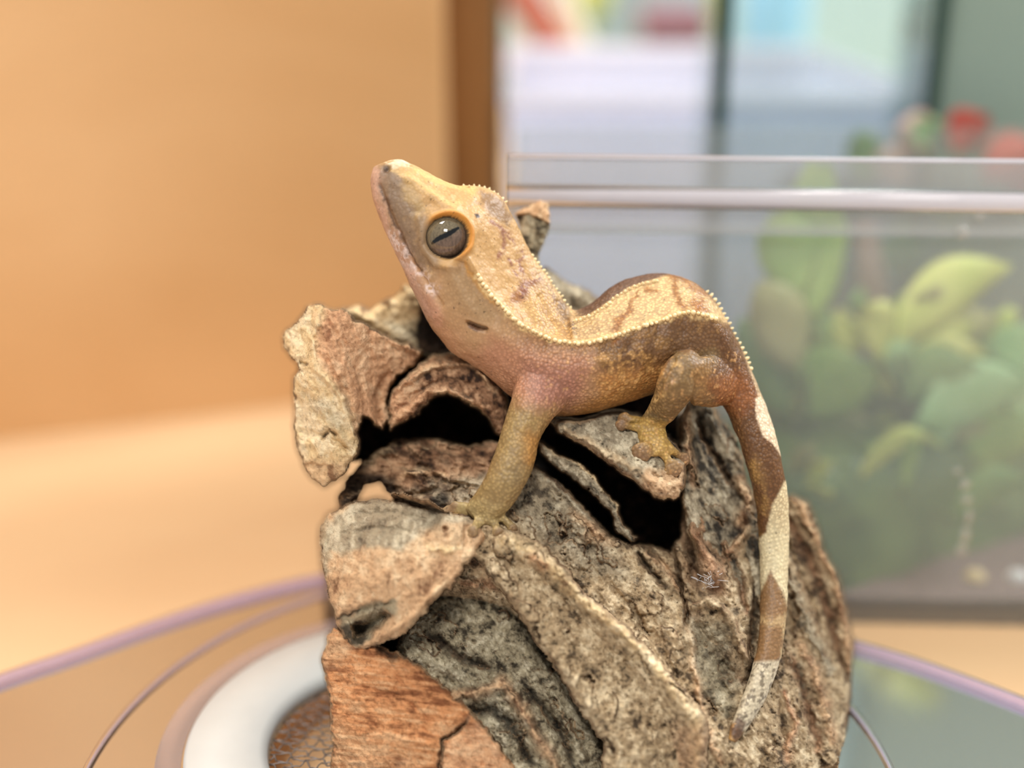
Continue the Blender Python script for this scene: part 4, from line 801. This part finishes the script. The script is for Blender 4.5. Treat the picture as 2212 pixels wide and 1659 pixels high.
# slit pupil from lower left to upper right
pa, pb = np.array([-31.0, 16.0]), np.array([27.0, -17.0]); t_ = pb - pa; Lp = np.linalg.norm(t_); t_ /= Lp
al = (eu - pa[0]) * t_[0] + (ev - pa[1]) * t_[1]; ac = (eu - pa[0]) * -t_[1] + (ev - pa[1]) * t_[0]
ac = ac + 1.0 * np.sin(al / 9)
hw = 4.6 * np.sqrt(np.clip(1 - ((al - Lp / 2) / (Lp / 2 + 1)) ** 2, 0, 1)) + .8 * np.sin(al / 3.1) ** 2
pup = 1 - sstep(np.abs(ac) - hw, -.3, .9); pup[(al < -1) | (al > Lp + 1)] = 0
ir = np.tile(lin(104, 94, 74), (len(sv), 1)); k = sstep(ac, -2, 10)[:, None]; ir = ir * (1 - k) + lin(104, 86, 72) * k
rr = np.hypot(eu, ev); k = sstep(rr, 36, 45)[:, None]; ir = ir * (1 - k) + lin(52, 42, 34) * k
ir = ir * (1 - pup[:, None]) + np.array([.002, .002, .002]) * pup[:, None]
eye = mesh_obj('eye', sv, sf, eyemat(), gecko, True, ir); eye['label'] = 'grey brown eye with a dark slit pupil'
# ---- crest spines
cand = np.nonzero(facing > -.25)[0]
def spines(name, line_, step, rad, ln, edge=False, lab=None, par=None):
    pts = catmull(line_, 10); L = np.concatenate([[0], np.cumsum(np.hypot(*np.diff(pts, axis=0).T))]); u = np.arange(0, L[-1], step)
    xs = np.interp(u, L, pts[:, 0]); ys = np.interp(u, L, pts[:, 1]); mb = MB(); cs = []
    for x, y in zip(xs, ys):
        if edge:
            d = np.hypot(X - x, Y - y); j = np.argmin(d + .4 * np.abs(facing) * 10)
        else:
            d = np.hypot(X[cand] - x, Y[cand] - y); c = cand[d < 4]
            if not len(c): continue
            j = c[np.argmax(WD[c])]
        p = co[j]; n = no[j] + np.random.normal(0, .10, 3); n /= np.linalg.norm(n)
        s = random.uniform(.75, 1.2); r = rad * s; l = ln * random.uniform(.7, 1.3)
        mb.tube([p - n * .3, p + n * l * .35, p + n * l * .75, p + n * l], [r, r * .95, r * .62, r * .12], 8)
    o = mb.build(name, M_spine, gecko, True)
    if lab: o['label'] = lab
M_spine = plain('spine_cream', (226, 200, 150), .5, noise=.12, nscale=300)
spines('side_crest', CREST[5:], 10.5, .50, .62, lab='row of small cream spines along the flank')
spines('back_crest', [(1243, 690), (1262, 686), (1300, 664), (1340, 632), (1385, 612), (1425, 603)], 10.5, .42, .6)
spines('eyelash_crest', [(1002, 404), (1018, 404), (1034, 405), (1056, 411), (1076, 424), (1092, 440)], 11, .32, .8, True)
spines('nape_crest', [(1150, 552), (1164, 568), (1180, 588), (1200, 618), (1222, 652), (1236, 672)], 10, .38, .5, True)
spines('rump_crest', [(1528, 630), (1550, 656), (1568, 688), (1590, 728), (1608, 762), (1626, 802)], 12, .42, .7, True)
# ================================================================ surroundings
def Q(px_, py_, Y_):
    """point on the upright plane y = Y_ behind a pixel of the photograph, mm"""
    a = (px_ - CX) / F_PX; v = -(py_ - CY) / F_PX; d = Y_ / (Fv[1] + v * Uv[1]); return C0 + a * d * Rv + v * d * Uv + d * Fv
M_table = wood('tabletop_wood', (216, 174, 130), (232, 198, 154), (2.2, 7, 4), .38, .8)
M_panel = wood('panel_wood', (206, 154, 98), (228, 182, 130), (4, 4, 9), .5, 1.2)
M_post = wood('post_wood', (124, 84, 44), (146, 102, 56), (14, 14, 3), .5)
tab = MB().box(-900, 900, 30, 1400, -28, 0).build('table', M_table, bevel=2)
tag(tab, 'warm orange wooden tabletop under the lid and tanks', 'table')
a0_, a1_ = np.array([-700.0, 281.2]), np.array([-20.2, 480.4])
wl = MB().obox(a0_ + [-4, 9], a1_ + [-4.2, 9], 18, -28, 620).build('wall_left', M_panel, bevel=1.5); wl['kind'] = 'structure'
p1_ = MB().box(-26, -5.2, 503, 524, -28, 620).build('trim_1', M_post, bevel=1.5); p1_['kind'] = 'structure'
p2_ = MB().box(-12, -2.6, 530, 548, -28, 620).build('post_shade_strip', plain('dark_olive_shade', (78, 78, 54), .6, noise=.3), bevel=1); p2_['kind'] = 'structure'  # dark strip standing in for the shaded side of the post
wb = MB().box(-60, 900, 1000, 1020, -28, 700).build('wall_back', plain('pale_blue_wall', (176, 200, 206), .8, noise=.10, nscale=6)); wb['kind'] = 'structure'
# ---- the clear lid with its metal vent
M_lid = clear('clear_lid_plastic', .27, (242, 236, 240), 1.5, .12); M_rim = clear('lid_rim_plastic', .42, (216, 202, 232), .9, .12); M_rim2 = clear('lid_groove_plastic', .30, (226, 214, 232), 1.2, .10)
M_ring = plain('brushed_metal', (216, 222, 222), .42, .35, .06, 120, .2); M_wire = plain('dull_wire', (120, 112, 108), .5, .6)
lid = empty('clear_container', (0, .240, 0))
tag(lid, 'shallow round cornered clear plastic container with a metal mesh vent, under the bark', 'container')
half = [(-144, 246), (-136, 263), (-120.3, 276.6), (-105.8, 286.9), (-87.7, 300.5), (-72.2, 310.8), (-51.2, 321), (-30, 324.5), (0, 321.5), (40, 310), (72, 296.5), (84, 290.3), (98.4, 281.8), (117.4, 267.2), (132, 253), (141, 238)]
oc = np.array([0.0, 232.0]); outl = half + [(2 * oc[0] - x, 2 * oc[1] - y) for x, y in half]
outl = catmull(outl, 10, True)
def plate(name, outer, inner, z0, z1, mat, par):
    """flat ring between two outlines with the same number of points"""
    n = len(outer); v = [(x, y, z) for z in (z0, z1) for o in (outer, inner) for x, y in o]; f = []
    for k in range(n):
        j = (k + 1) % n
        f += [(2 * n + k, 2 * n + j, 3 * n + j, 3 * n + k), (k, n + k, n + j, j), (k, j, 2 * n + j, 2 * n + k), (n + k, 3 * n + k, 3 * n + j, n + j)]
    return MB().add(v, f).build(name, mat, par, False)
RC = np.array([-25.5, 254.6]); n = len(outl); an0 = np.arctan2(outl[:, 1] - RC[1], outl[:, 0] - RC[0])
ringpts = np.c_[RC[0] + 44 * np.cos(an0), RC[1] + 44 * np.sin(an0)]
o = plate('lid_plate', outl, ringpts, LIDZ - 1.4, LIDZ, M_lid, lid)
cen = outl.mean(0); sh = lambda k: cen + (outl - cen) * k
MB().tube([(x, y, LIDZ + .6) for x, y in sh(1.0)], 1.7, 12, True).build('lid_rim', M_rim, lid, True)
plate('container_wall', sh(.985), sh(.977), 0.2, LIDZ - 1.4, clear('container_wall_plastic', .02, (238, 232, 240), .06, .1), lid)
MB().tube([(-5 + 86.5 * math.cos(a), 240 + 86.5 * math.sin(a), LIDZ + .2) for a in np.linspace(0, 2 * math.pi, 160, endpoint=False)], .9, 8, True).build('lid_groove', M_rim2, lid, True)
MB().lathe([(52.5, LIDZ - .2), (51.5, LIDZ + .5), (48.0, LIDZ + .7), (46.6, LIDZ + .2)], RC, 128).build('vent_seat', clear('seat_plastic', .22, (240, 226, 226), .6, .12), lid, True)
MB().lathe([(46.0, LIDZ - 1.2), (46.0, LIDZ + 1.0), (45.0, LIDZ + 1.9), (38, LIDZ + 2.3), (30.0, LIDZ + 2.0), (28.2, LIDZ + 1.0), (27.8, LIDZ - 2.2), (28.4, LIDZ - 2.2), (31, LIDZ - 1.2)], RC, 160, True).build('vent_ring', M_ring, lid, True)['label'] = 'pale grey metal ring round the vent'
mb = MB(); cell_, R_ = 2.5, 28.6
for fam in (0, 1):
    for k in range(-13, 14):
        off = k * cell_; c_ = math.sqrt(max(R_ ** 2 - off ** 2, 0)); 
        if c_ < 2: continue
        t = np.arange(-c_, c_, .8); wv = .55 * np.sin(t * 2 * math.pi / (cell_ * 2) + (k % 2) * math.pi)
        aa = math.radians(28 if fam == 0 else -34) ; lx = t * math.cos(aa) - (off + wv) * math.sin(aa); ly = t * math.sin(aa) + (off + wv) * math.cos(aa)
        g = np.hypot(lx, ly) < R_
        if g.sum() > 3: mb.tube(np.c_[RC[0] + lx[g], RC[1] + ly[g], LIDZ - 1.6 + .25 * np.sin(t[g] * 2.5 + fam * 3.1)], .2, 4)
mb.build('vent_mesh', M_wire, lid, True)['kind'] = 'stuff'
# ---- clear box with plants
M_pane = clear('clear_box_plastic', .15, (236, 240, 238), .8, .12); M_lip = clear('box_lip_plastic', .26, (232, 232, 232), 1.0, .12); M_edge_hl = clear('box_edge_highlight', .70, (246, 242, 248), 1.0, .10)
bx = empty('clear_plant_box', (.115, .325, 0)); tag(bx, 'clear plastic box full of leafy plants standing right of the bark', 'plastic box')
X0, X1, Y0, Y1 = 2.0, 250.0, 328.0, 425.0; ZT = 111.0
tlt = -.035
fr = lambda x: Y0 + tlt * (x - X0)
def pane(name, p0, p1, z0, z1, th=1.6, m=M_pane): return MB().obox(np.array(p0, float), np.array(p1, float), th, z0, z1).build(name, m, bx)
pane('front_pane', (X0, fr(X0)), (X1, fr(X1)), .3, ZT); pane('back_pane', (X0, Y1), (X1, Y1), .3, ZT); pane('side_pane', (X0, fr(X0) + 1), (X0, Y1 - 1), .3, ZT); pane('side_pane', (X1, fr(X1) + 1), (X1, Y1 - 1), .3, ZT)
pane('lip', (X0 - 3, fr(X0) - 2.5), (X1 + 3, fr(X1) - 2.5), ZT - 1, 128.3, 1.6, M_lip)
mb = MB().tube([(X0 - 3, fr(X0) - 3.4, 119.2), (X1, fr(X1) - 3.4, 118.2)], 2.7, 10); mb.build('lip_highlight', M_edge_hl, bx, True)  # milky white bead stands in for the bright highlight along the lip
MB().tube([(X0 - 3, fr(X0) - 2.5, 128.3), (X1, fr(X1) - 2.5, 128.3)], .6, 8).build('lip_edge', M_edge_hl, bx, True)
M_drop = clear('droplet_clear', .45, (235, 235, 228), 1.0, .1)
for (x_, y_, rx, rz) in ((2070, 1022, 1.1, .9), (2086, 1050, 1.3, 1.5), (2090, 1083, 1.4, 1.3), (2094, 1120, .9, 2.4), (2086, 1160, 1.2, 2.6), (2078, 1190, 1.6, 1.5), (2082, 505, 1.6, 1.6), (2120, 470, 1.4, 1.0)):
    c = Q(x_, y_, fr(100) - 2.2 - .3); c[1] = fr(c[0]) - 1.0; m = MB(); v = []; f = []
    for i in range(7):
        t = math.pi * i / 6
        for k in range(10): v.append((c[0] + rx * math.sin(t) * math.cos(k * .6283), c[1] + .5 * math.sin(t) * math.sin(k * .6283), c[2] + rz * math.cos(t)))
    for i in range(6):
        for k in range(10): f.append((i * 10 + k, i * 10 + (k + 1) % 10, (i + 1) * 10 + (k + 1) % 10, (i + 1) * 10 + k))
    m.add(v, f); m.build('droplet', M_drop, bx, True)
# soil on the floor of the box
n1, n2 = 70, 30; gxx = np.linspace(X0 + 2, X1 - 2, n1); gyy = np.linspace(0, 1, n2); GXX, T = np.meshgrid(gxx, gyy); GYY = fr(GXX) + 1.5 + T * (Y1 - 3 - fr(GXX))
Z = 5 + 4.5 * T + 3.0 * fbm(GXX / 12, GYY / 12, seed=7); 
v = np.c_[GXX.ravel(), GYY.ravel(), Z.ravel()]; f = np.array([(i * n1 + j, i * n1 + j + 1, (i + 1) * n1 + j + 1, (i + 1) * n1 + j) for i in range(n2 - 1) for j in range(n1 - 1)])
so = mesh_obj('soil', v, f, plain('soil_brown', (112, 92, 86), .9, noise=.35, nscale=260, bump=.5), None); tag(so, 'grey brown soil covering the floor of the plant box', 'soil', kind='stuff')
# moss bank
mw = np.array([(60, 329), (92, 330), (118, 343), (146, 356), (190, 376), (246, 398)]); u = np.linspace(0, 1, 90); bx_ = np.interp(u, np.linspace(0, 1, len(mw)), mw[:, 0]); by_ = np.interp(u, np.linspace(0, 1, len(mw)), mw[:, 1]); tt_ = np.linspace(0, 1, 26)
vv = []
for i in range(90):
    for t in tt_:
        yy = max(by_[i], fr(bx_[i]) + 2) + t * 46 * (1 if by_[i] + 46 < Y1 - 2 else (Y1 - 2 - by_[i]) / 46); vv.append((bx_[i], yy, 6 + 30 * math.sin(min(t * 1.9, 1) * math.pi / 2) + 5 * (float(fbm(np.array([bx_[i] / 5]), np.array([yy / 5]), seed=3)[0]) - .5)))
f = np.array([(i * 26 + j, (i + 1) * 26 + j, (i + 1) * 26 + j + 1, i * 26 + j + 1) for i in range(89) for j in range(25)])
mo = mesh_obj('moss_bank', vv, f, leafmat('moss_green', (66, 92, 52), (104, 126, 72)), None); tag(mo, 'dark green moss bank sloping across the plant box', 'moss', kind='stuff')
for (x_, y_, r, c_, nm) in ((2088, 1362, 3.2, (214, 188, 136), 'small yellowish pebble lying on the soil in the plant box'), (2186, 1322, 3.0, (224, 222, 222), 'small white pebble on the soil right of the yellowish one')):
    c = Q(x_, y_, 336); c[2] = max(c[2], 7); m = MB().lathe([(.01, c[2] - r * .8), (r * .7, c[2] - r * .55), (r, c[2]), (r * .72, c[2] + r * .5), (.01, c[2] + r * .78)], c[:2], 16); tag(m.build('pebble', plain('pebble_' + str(x_), c_, .5, noise=.1), None, True), nm, 'pebble')
# ---- leaves
def leaf(par, p0, p1, wd, mat, bow=8, droop=(0, 0, 1), name='leaf', tipw=.0, face=(0, -1, .25)):
    p0, p1 = np.array(p0, float), np.array(p1, float); ax_ = p1 - p0; L = np.linalg.norm(ax_); ax_ /= L; fc = np.array(face, float); fc /= np.linalg.norm(fc)
    sd = np.cross(ax_, fc); sd /= np.linalg.norm(sd) + 1e-9; fc = np.cross(sd, ax_); v = []; f = []; n_ = 12; m_ = 5
    for i in range(n_ + 1):
        t = i / n_; wv = wd * (math.sin(math.pi * t ** .75) ** .8 * (1 - tipw) + tipw * (1 - t) + .03)
        c = p0 + ax_ * L * t + np.array(droop, float) * bow * math.sin(math.pi * t)
        for k in range(m_):
            s = (k / (m_ - 1) - .5); v.append(c + sd * wv * s + fc * (-abs(s) * wv * .3 + .6 * math.sin(9 * t + k)))
    for i in range(n_):
        for k in range(m_ - 1): f.append((i * m_ + k, i * m_ + k + 1, (i + 1) * m_ + k + 1, (i + 1) * m_ + k))
    o = MB().add(v, f).build(name, mat, par, True); so_ = o.modifiers.new('t', 'SOLIDIFY'); so_.thickness = .35 * MM; return o
G1 = leafmat('leaf_mid', (128, 166, 84), (166, 196, 112)); G2 = leafmat('leaf_yellow', (194, 206, 106), (218, 222, 134)); G3 = leafmat('leaf_mint', (156, 204, 140), (196, 230, 176)); G4 = leafmat('leaf_deep', (96, 140, 80), (134, 168, 102)); G5 = leafmat('leaf_olive', (154, 158, 104), (184, 182, 128)); GX_ = [G1, G4, G5, G2, G3, G5, G1]; GR = leafmat('leaf_red', (184, 70, 60), (214, 116, 100)); GP = leafmat('leaf_pink', (206, 170, 160), (226, 200, 190))
def scatter(n_, box_, seed, wr=(7, 15), lr=(60, 130), mats=None):
    r = random.Random(seed); out = []
    for _ in range(n_):
        x_, y_ = r.uniform(box_[0], box_[2]), r.uniform(box_[1], box_[3]); a = r.uniform(-2.9, -.25); l = r.uniform(*lr)
        out.append(((x_, y_), (x_ + l * math.cos(a), y_ + l * math.sin(a)), r.uniform(*wr), r.choice(mats or GX_), r.uniform(2, 7), r.uniform(-6, 14)))
    return out
def plant(name, label, base, leaves, Yb, stem=(96, 110, 60), cat='plant', z0=8):
    b = np.array(Q(base[0], base[1], Yb)); b[2] = z0
    e = empty(name, tuple(b * MM)); tag(e, label, cat); ms = plain(name + '_stem_green', stem, .6)
    for i, (q0, q1, wd, mat, bow, dy) in enumerate(leaves):
        a, c = Q(q0[0], q0[1], Yb + dy), Q(q1[0], q1[1], Yb + dy - 4)
        leaf(e, a, c, wd, mat, bow)
        mid = (b + a) / 2 + np.array([0, 0, 6.0]); MB().tube(catmull([b + [random.uniform(-3, 3), random.uniform(-2, 2), -2], mid, a], 5), .7, 6).build('stem', ms, e, True)
    return e
plant('broadleaf_plant', 'upright plant with broad mid green leaves, left one in the clear box', (1740, 1150), [((1765, 690), (1752, 345), 17, G1, 3, 4), ((1730, 640), (1670, 465), 17, G1, 4, 0), ((1770, 600), (1800, 455), 12, G1, 3, 6), ((1720, 800), (1640, 610), 16, G5, 4, -4), ((1700, 900), (1600, 690), 17, G4, 5, 0), ((1790, 850), (1745, 660), 15, G4, 3, 8), ((1730, 520), (1790, 350), 12, G1, 2, 10)], 372)
plant('bushy_plant', 'low bushy plant with deep green and olive leaves behind the tail', (1760, 1180), [((1700, 850), (1600, 790), 22, G4, 4, 0), ((1740, 900), (1890, 800), 22, G1, 5, -6), ((1690, 960), (1590, 880), 22, G5, 3, -2), ((1760, 1000), (1900, 930), 24, G5, 4, -4), ((1700, 1050), (1610, 1010), 18, G5, 3, -8), ((1820, 900), (1930, 860), 18, G4, 4, 6), ((1660, 760), (1750, 700), 18, G5, 4, 8), ((1780, 1080), (1900, 1040), 20, G5, 3, -10), ((1830, 820), (1760, 740), 20, G4, 3, 10), ((1700, 1120), (1800, 1060), 20, G4, 3, -6), ((1650, 920), (1720, 820), 22, G5, 3, 12)] + scatter(34, (1590, 700, 1960, 1130), 5), 378)
plant('yellow_leaf_plant', 'plant with long arching yellow green leaves at right in clear box', (2010, 1150), [((1930, 740), (2185, 575), 15, G2, 6, -2), ((1900, 850), (2100, 700), 18, G2, 6, 2), ((1960, 800), (2160, 690), 16, G5, 5, 4), ((1900, 790), (2060, 640), 14, G2, 5, 6), ((1960, 830), (2130, 760), 13, G2, 4, -4)] + scatter(10, (1900, 700, 2200, 1000), 8, mats=[G2, G5, G1]), 372)
plant('mint_leaf_plant', 'plant with wide pale mint green leaves at right edge of clear box', (2150, 1150), [((1990, 920), (2230, 830), 17, G3, 5, -8), ((1950, 860), (2120, 800), 16, G4, 4, -4), ((2080, 1000), (2260, 930), 18, G1, 4, -6), ((2040, 980), (2230, 890), 14, G3, 5, 0), ((2190, 830), (2240, 700), 18, G3, 3, 2), ((1960, 1030), (2150, 930), 16, G5, 4, -2)] + scatter(12, (1950, 820, 2240, 1080), 9, mats=[G3, G4, G1]), 370)
plant('arching_grass', 'thin yellow green grass blades arching over the moss bank', (1930, 1150), [((1850, 1040), (2035, 965), 6, G2, 8, -4), ((1740, 1090), (1800, 1000), 5, G2, 5, -6), ((1745, 1110), (1790, 1060), 8, G2, 3, -8), ((1700, 1080), (1760, 960), 5, G5, 5, -4), ((2060, 1120), (2230, 1040), 10, G4, 5, -4)] + scatter(8, (1700, 1050, 2200, 1130), 12, (3, 6), (60, 120), [G2, G5, G1]), 352)
br = MB().tube([Q(1870, 480, 392), Q(1885, 620, 390), Q(1905, 760, 388), Q(1945, 880, 384), Q(1960, 1000, 380)], [3.2, 4, 4.4, 4.2, 4], 10); br.tube([Q(1960, 1000, 380), Q(1965, 1150, 376) * [1, 1, 0] + [0, 0, 6]], 4, 10)
tag(br.build('dry_branch', plain('branch_brown', (136, 118, 108), .8, noise=.2), None, True), 'grey brown dry branch standing among the plants in the box', 'branch')
# ---- glass tank with dark green seams behind the box
M_glass = clear('tank_glass', .06, (206, 224, 222), .8, .05); M_seam = plain('dark_green_seam', (30, 62, 54), .35)
tk = empty('glass_tank', (.1, .47, 0)); tag(tk, 'glass tank with dark green corner seams behind the clear plant box', 'tank')
for x_ in (66, 133): MB().box(x_ - 2.4, x_ + 2.4, 447.6, 452.4, .2, 330).build('corner_seam', M_seam, tk, bevel=.8)
MB().box(68.6, 130.4, 449, 451, .2, 330).build('front_pane', M_glass, tk); MB().box(65, 67, 453, 494, .2, 330).build('side_pane', M_glass, tk); MB().box(132, 134, 453, 494, .2, 330).build('side_pane', M_glass, tk)
MB().box(96, 131, 493, 495, .2, 78).build('background_board', plain('slate_board', (112, 130, 124), .8, noise=.25, nscale=30), tk)
# grey green bin at the far right
gb = empty('grey_green_bin', (.2, .5, 0)); tag(gb, 'grey green plastic bin at far right behind the glass tank', 'bin')
MB().box(137.5, 330, 462, 500, .2, 300).build('bin_body', plain('bin_grey_green', (142, 160, 148), .7, noise=.16, nscale=10), gb, bevel=6); MB().box(136, 332, 460, 501, 296, 306).build('bin_rim', plain('bin_rim_grey', (130, 148, 138), .6), gb, bevel=2)
# plant with red leaves between box and tank
plant('red_leaf_plant', 'small plant with red and pink leaves behind the right end of the box', (2100, 900), [((2120, 380), (2260, 330), 15, GR, 3, 0), ((2060, 330), (2130, 250), 13, GR, 3, 2), ((2010, 330), (1940, 270), 13, GP, 3, 0), ((1990, 320), (2010, 260), 9, G3, 3, -2), ((1880, 400), (1850, 285), 11, G4, 3, 2), ((2180, 420), (2260, 380), 16, GR, 2, 2), ((1960, 400), (1890, 340), 12, GP, 3, 0), ((2080, 480), (2020, 520), 14, G4, 3, 3), ((1990, 560), (1900, 540), 18, G4, 3, 3)], 438, cat='plant', z0=.5)
# ---- translucent white tub
M_tub = clear('milky_tub', .90, (236, 238, 250), .5, .25); M_tubr = clear('milky_tub_rim', .9, (246, 244, 250), .6, .2)
tb = empty('white_tub', (.07, .56, 0)); tag(tb, 'large translucent white tub standing behind the glass tank', 'tub')
fp = [(-3, 502), (-3, 600), (123, 600), (150, 522), (150, 502)]; zt = 103
def ring_(sc_, z): c = np.mean(fp, 0); return [tuple(c + (np.array(p) - c) * sc_) + (z,) for p in fp]
def tubwall(name, s0, s1, z0, z1, m, th=.985, cap=False):
    v = ring_(s0, z0) + ring_(s1, z1) + ring_(s0 * th, z0) + ring_(s1 * th, z1); f = []
    for k in range(5):
        j = (k + 1) % 5; f += [(k, j, 5 + j, 5 + k), (10 + k, 15 + k, 15 + j, 10 + j), (5 + k, 5 + j, 15 + j, 15 + k), (k, 10 + k, 10 + j, j)]
    if cap: f.append((0, 1, 2, 3, 4))
    return MB().add(v, f).build(name, m, tb, bevel=0)
tubwall('tub_wall', .93, .985, .5, zt - 4, M_tub, cap=True); tubwall('tub_rim', 1.0, 1.0, zt - 4, zt, M_tubr, th=.95)
# ---- things far behind
bt = empty('blue_bottle', (.118, .72, 0)); tag(bt, 'light blue plastic bottle standing behind the white tub', 'bottle')
MB().lathe([(.01, .2), (15, .2), (16.5, 3), (16.5, 110), (12, 124), (7, 130), (7, 138)], (134, 740), 28).build('bottle_body', plain('bottle_blue', (150, 200, 232), .35), bt, True); MB().lathe([(8, 132), (8.4, 134), (8.4, 146), (7.6, 148), (.01, 148)], (134, 740), 20).build('cap', plain('cap_white', (225, 228, 232), .4), bt, True)
c0_ = Q(1395, 60, 720); c1_ = Q(1530, 60, 720)
mbx = empty('maroon_box', ((c0_[0] + c1_[0]) / 2 * MM, .73, 0)); tag(mbx, 'low dark maroon box lying behind the white tub', 'box')
MB().box(c0_[0], c1_[0], 716, 760, .2, 84).build('box_body', plain('maroon', (112, 76, 84), .6), mbx, bevel=1.5); MB().box(c0_[0] - 1, c1_[0] + 1, 715, 761, 84, 95).build('box_lid', plain('maroon_lid', (120, 84, 92), .55), mbx, bevel=1.5)
r0, r1 = Q(1095, -60, 690), Q(1215, 120, 690); d_ = (r1 - r0); e_ = r1 + d_ * (r1[2] / -d_[2]) * .98
tag(MB().tube([r0 - d_ * .6, r0, r1, e_], 8.5, 12).build('red_rod', plain('red_brown', (168, 92, 72), .6, noise=.15), None, True), 'thick red brown rod leaning behind the upper left corner of white tub', 'rod')
r0, r1 = Q(1200, -60, 676), Q(1262, 110, 676); d_ = r1 - r0; e_ = r1 + d_ * (r1[2] / -d_[2]) * .98
tag(MB().tube([r0 - d_ * .6, r0, r1, e_], 4.5, 12).build('white_rod', plain('off_white', (214, 214, 200), .6), None, True), 'off white rod leaning beside the thick red brown one', 'rod')
plant('lime_plant', 'lime green leaves peeking above the white tub, top of frame', (1270, 600), [((1262, 45), (1240, -60), 16, G2, 2, 0), ((1275, 35), (1310, -60), 14, G2, 2, 4), ((1265, 70), (1290, -20), 10, G1, 2, 2)], 705, z0=.5)
tag(MB().box(40, 118, 820, 880, .2, 160).build('carton', plain('blue_grey_card', (150, 180, 190), .7, noise=.12, nscale=12), None, bevel=3), 'tall blue grey carton in the distance behind the maroon box', 'carton')
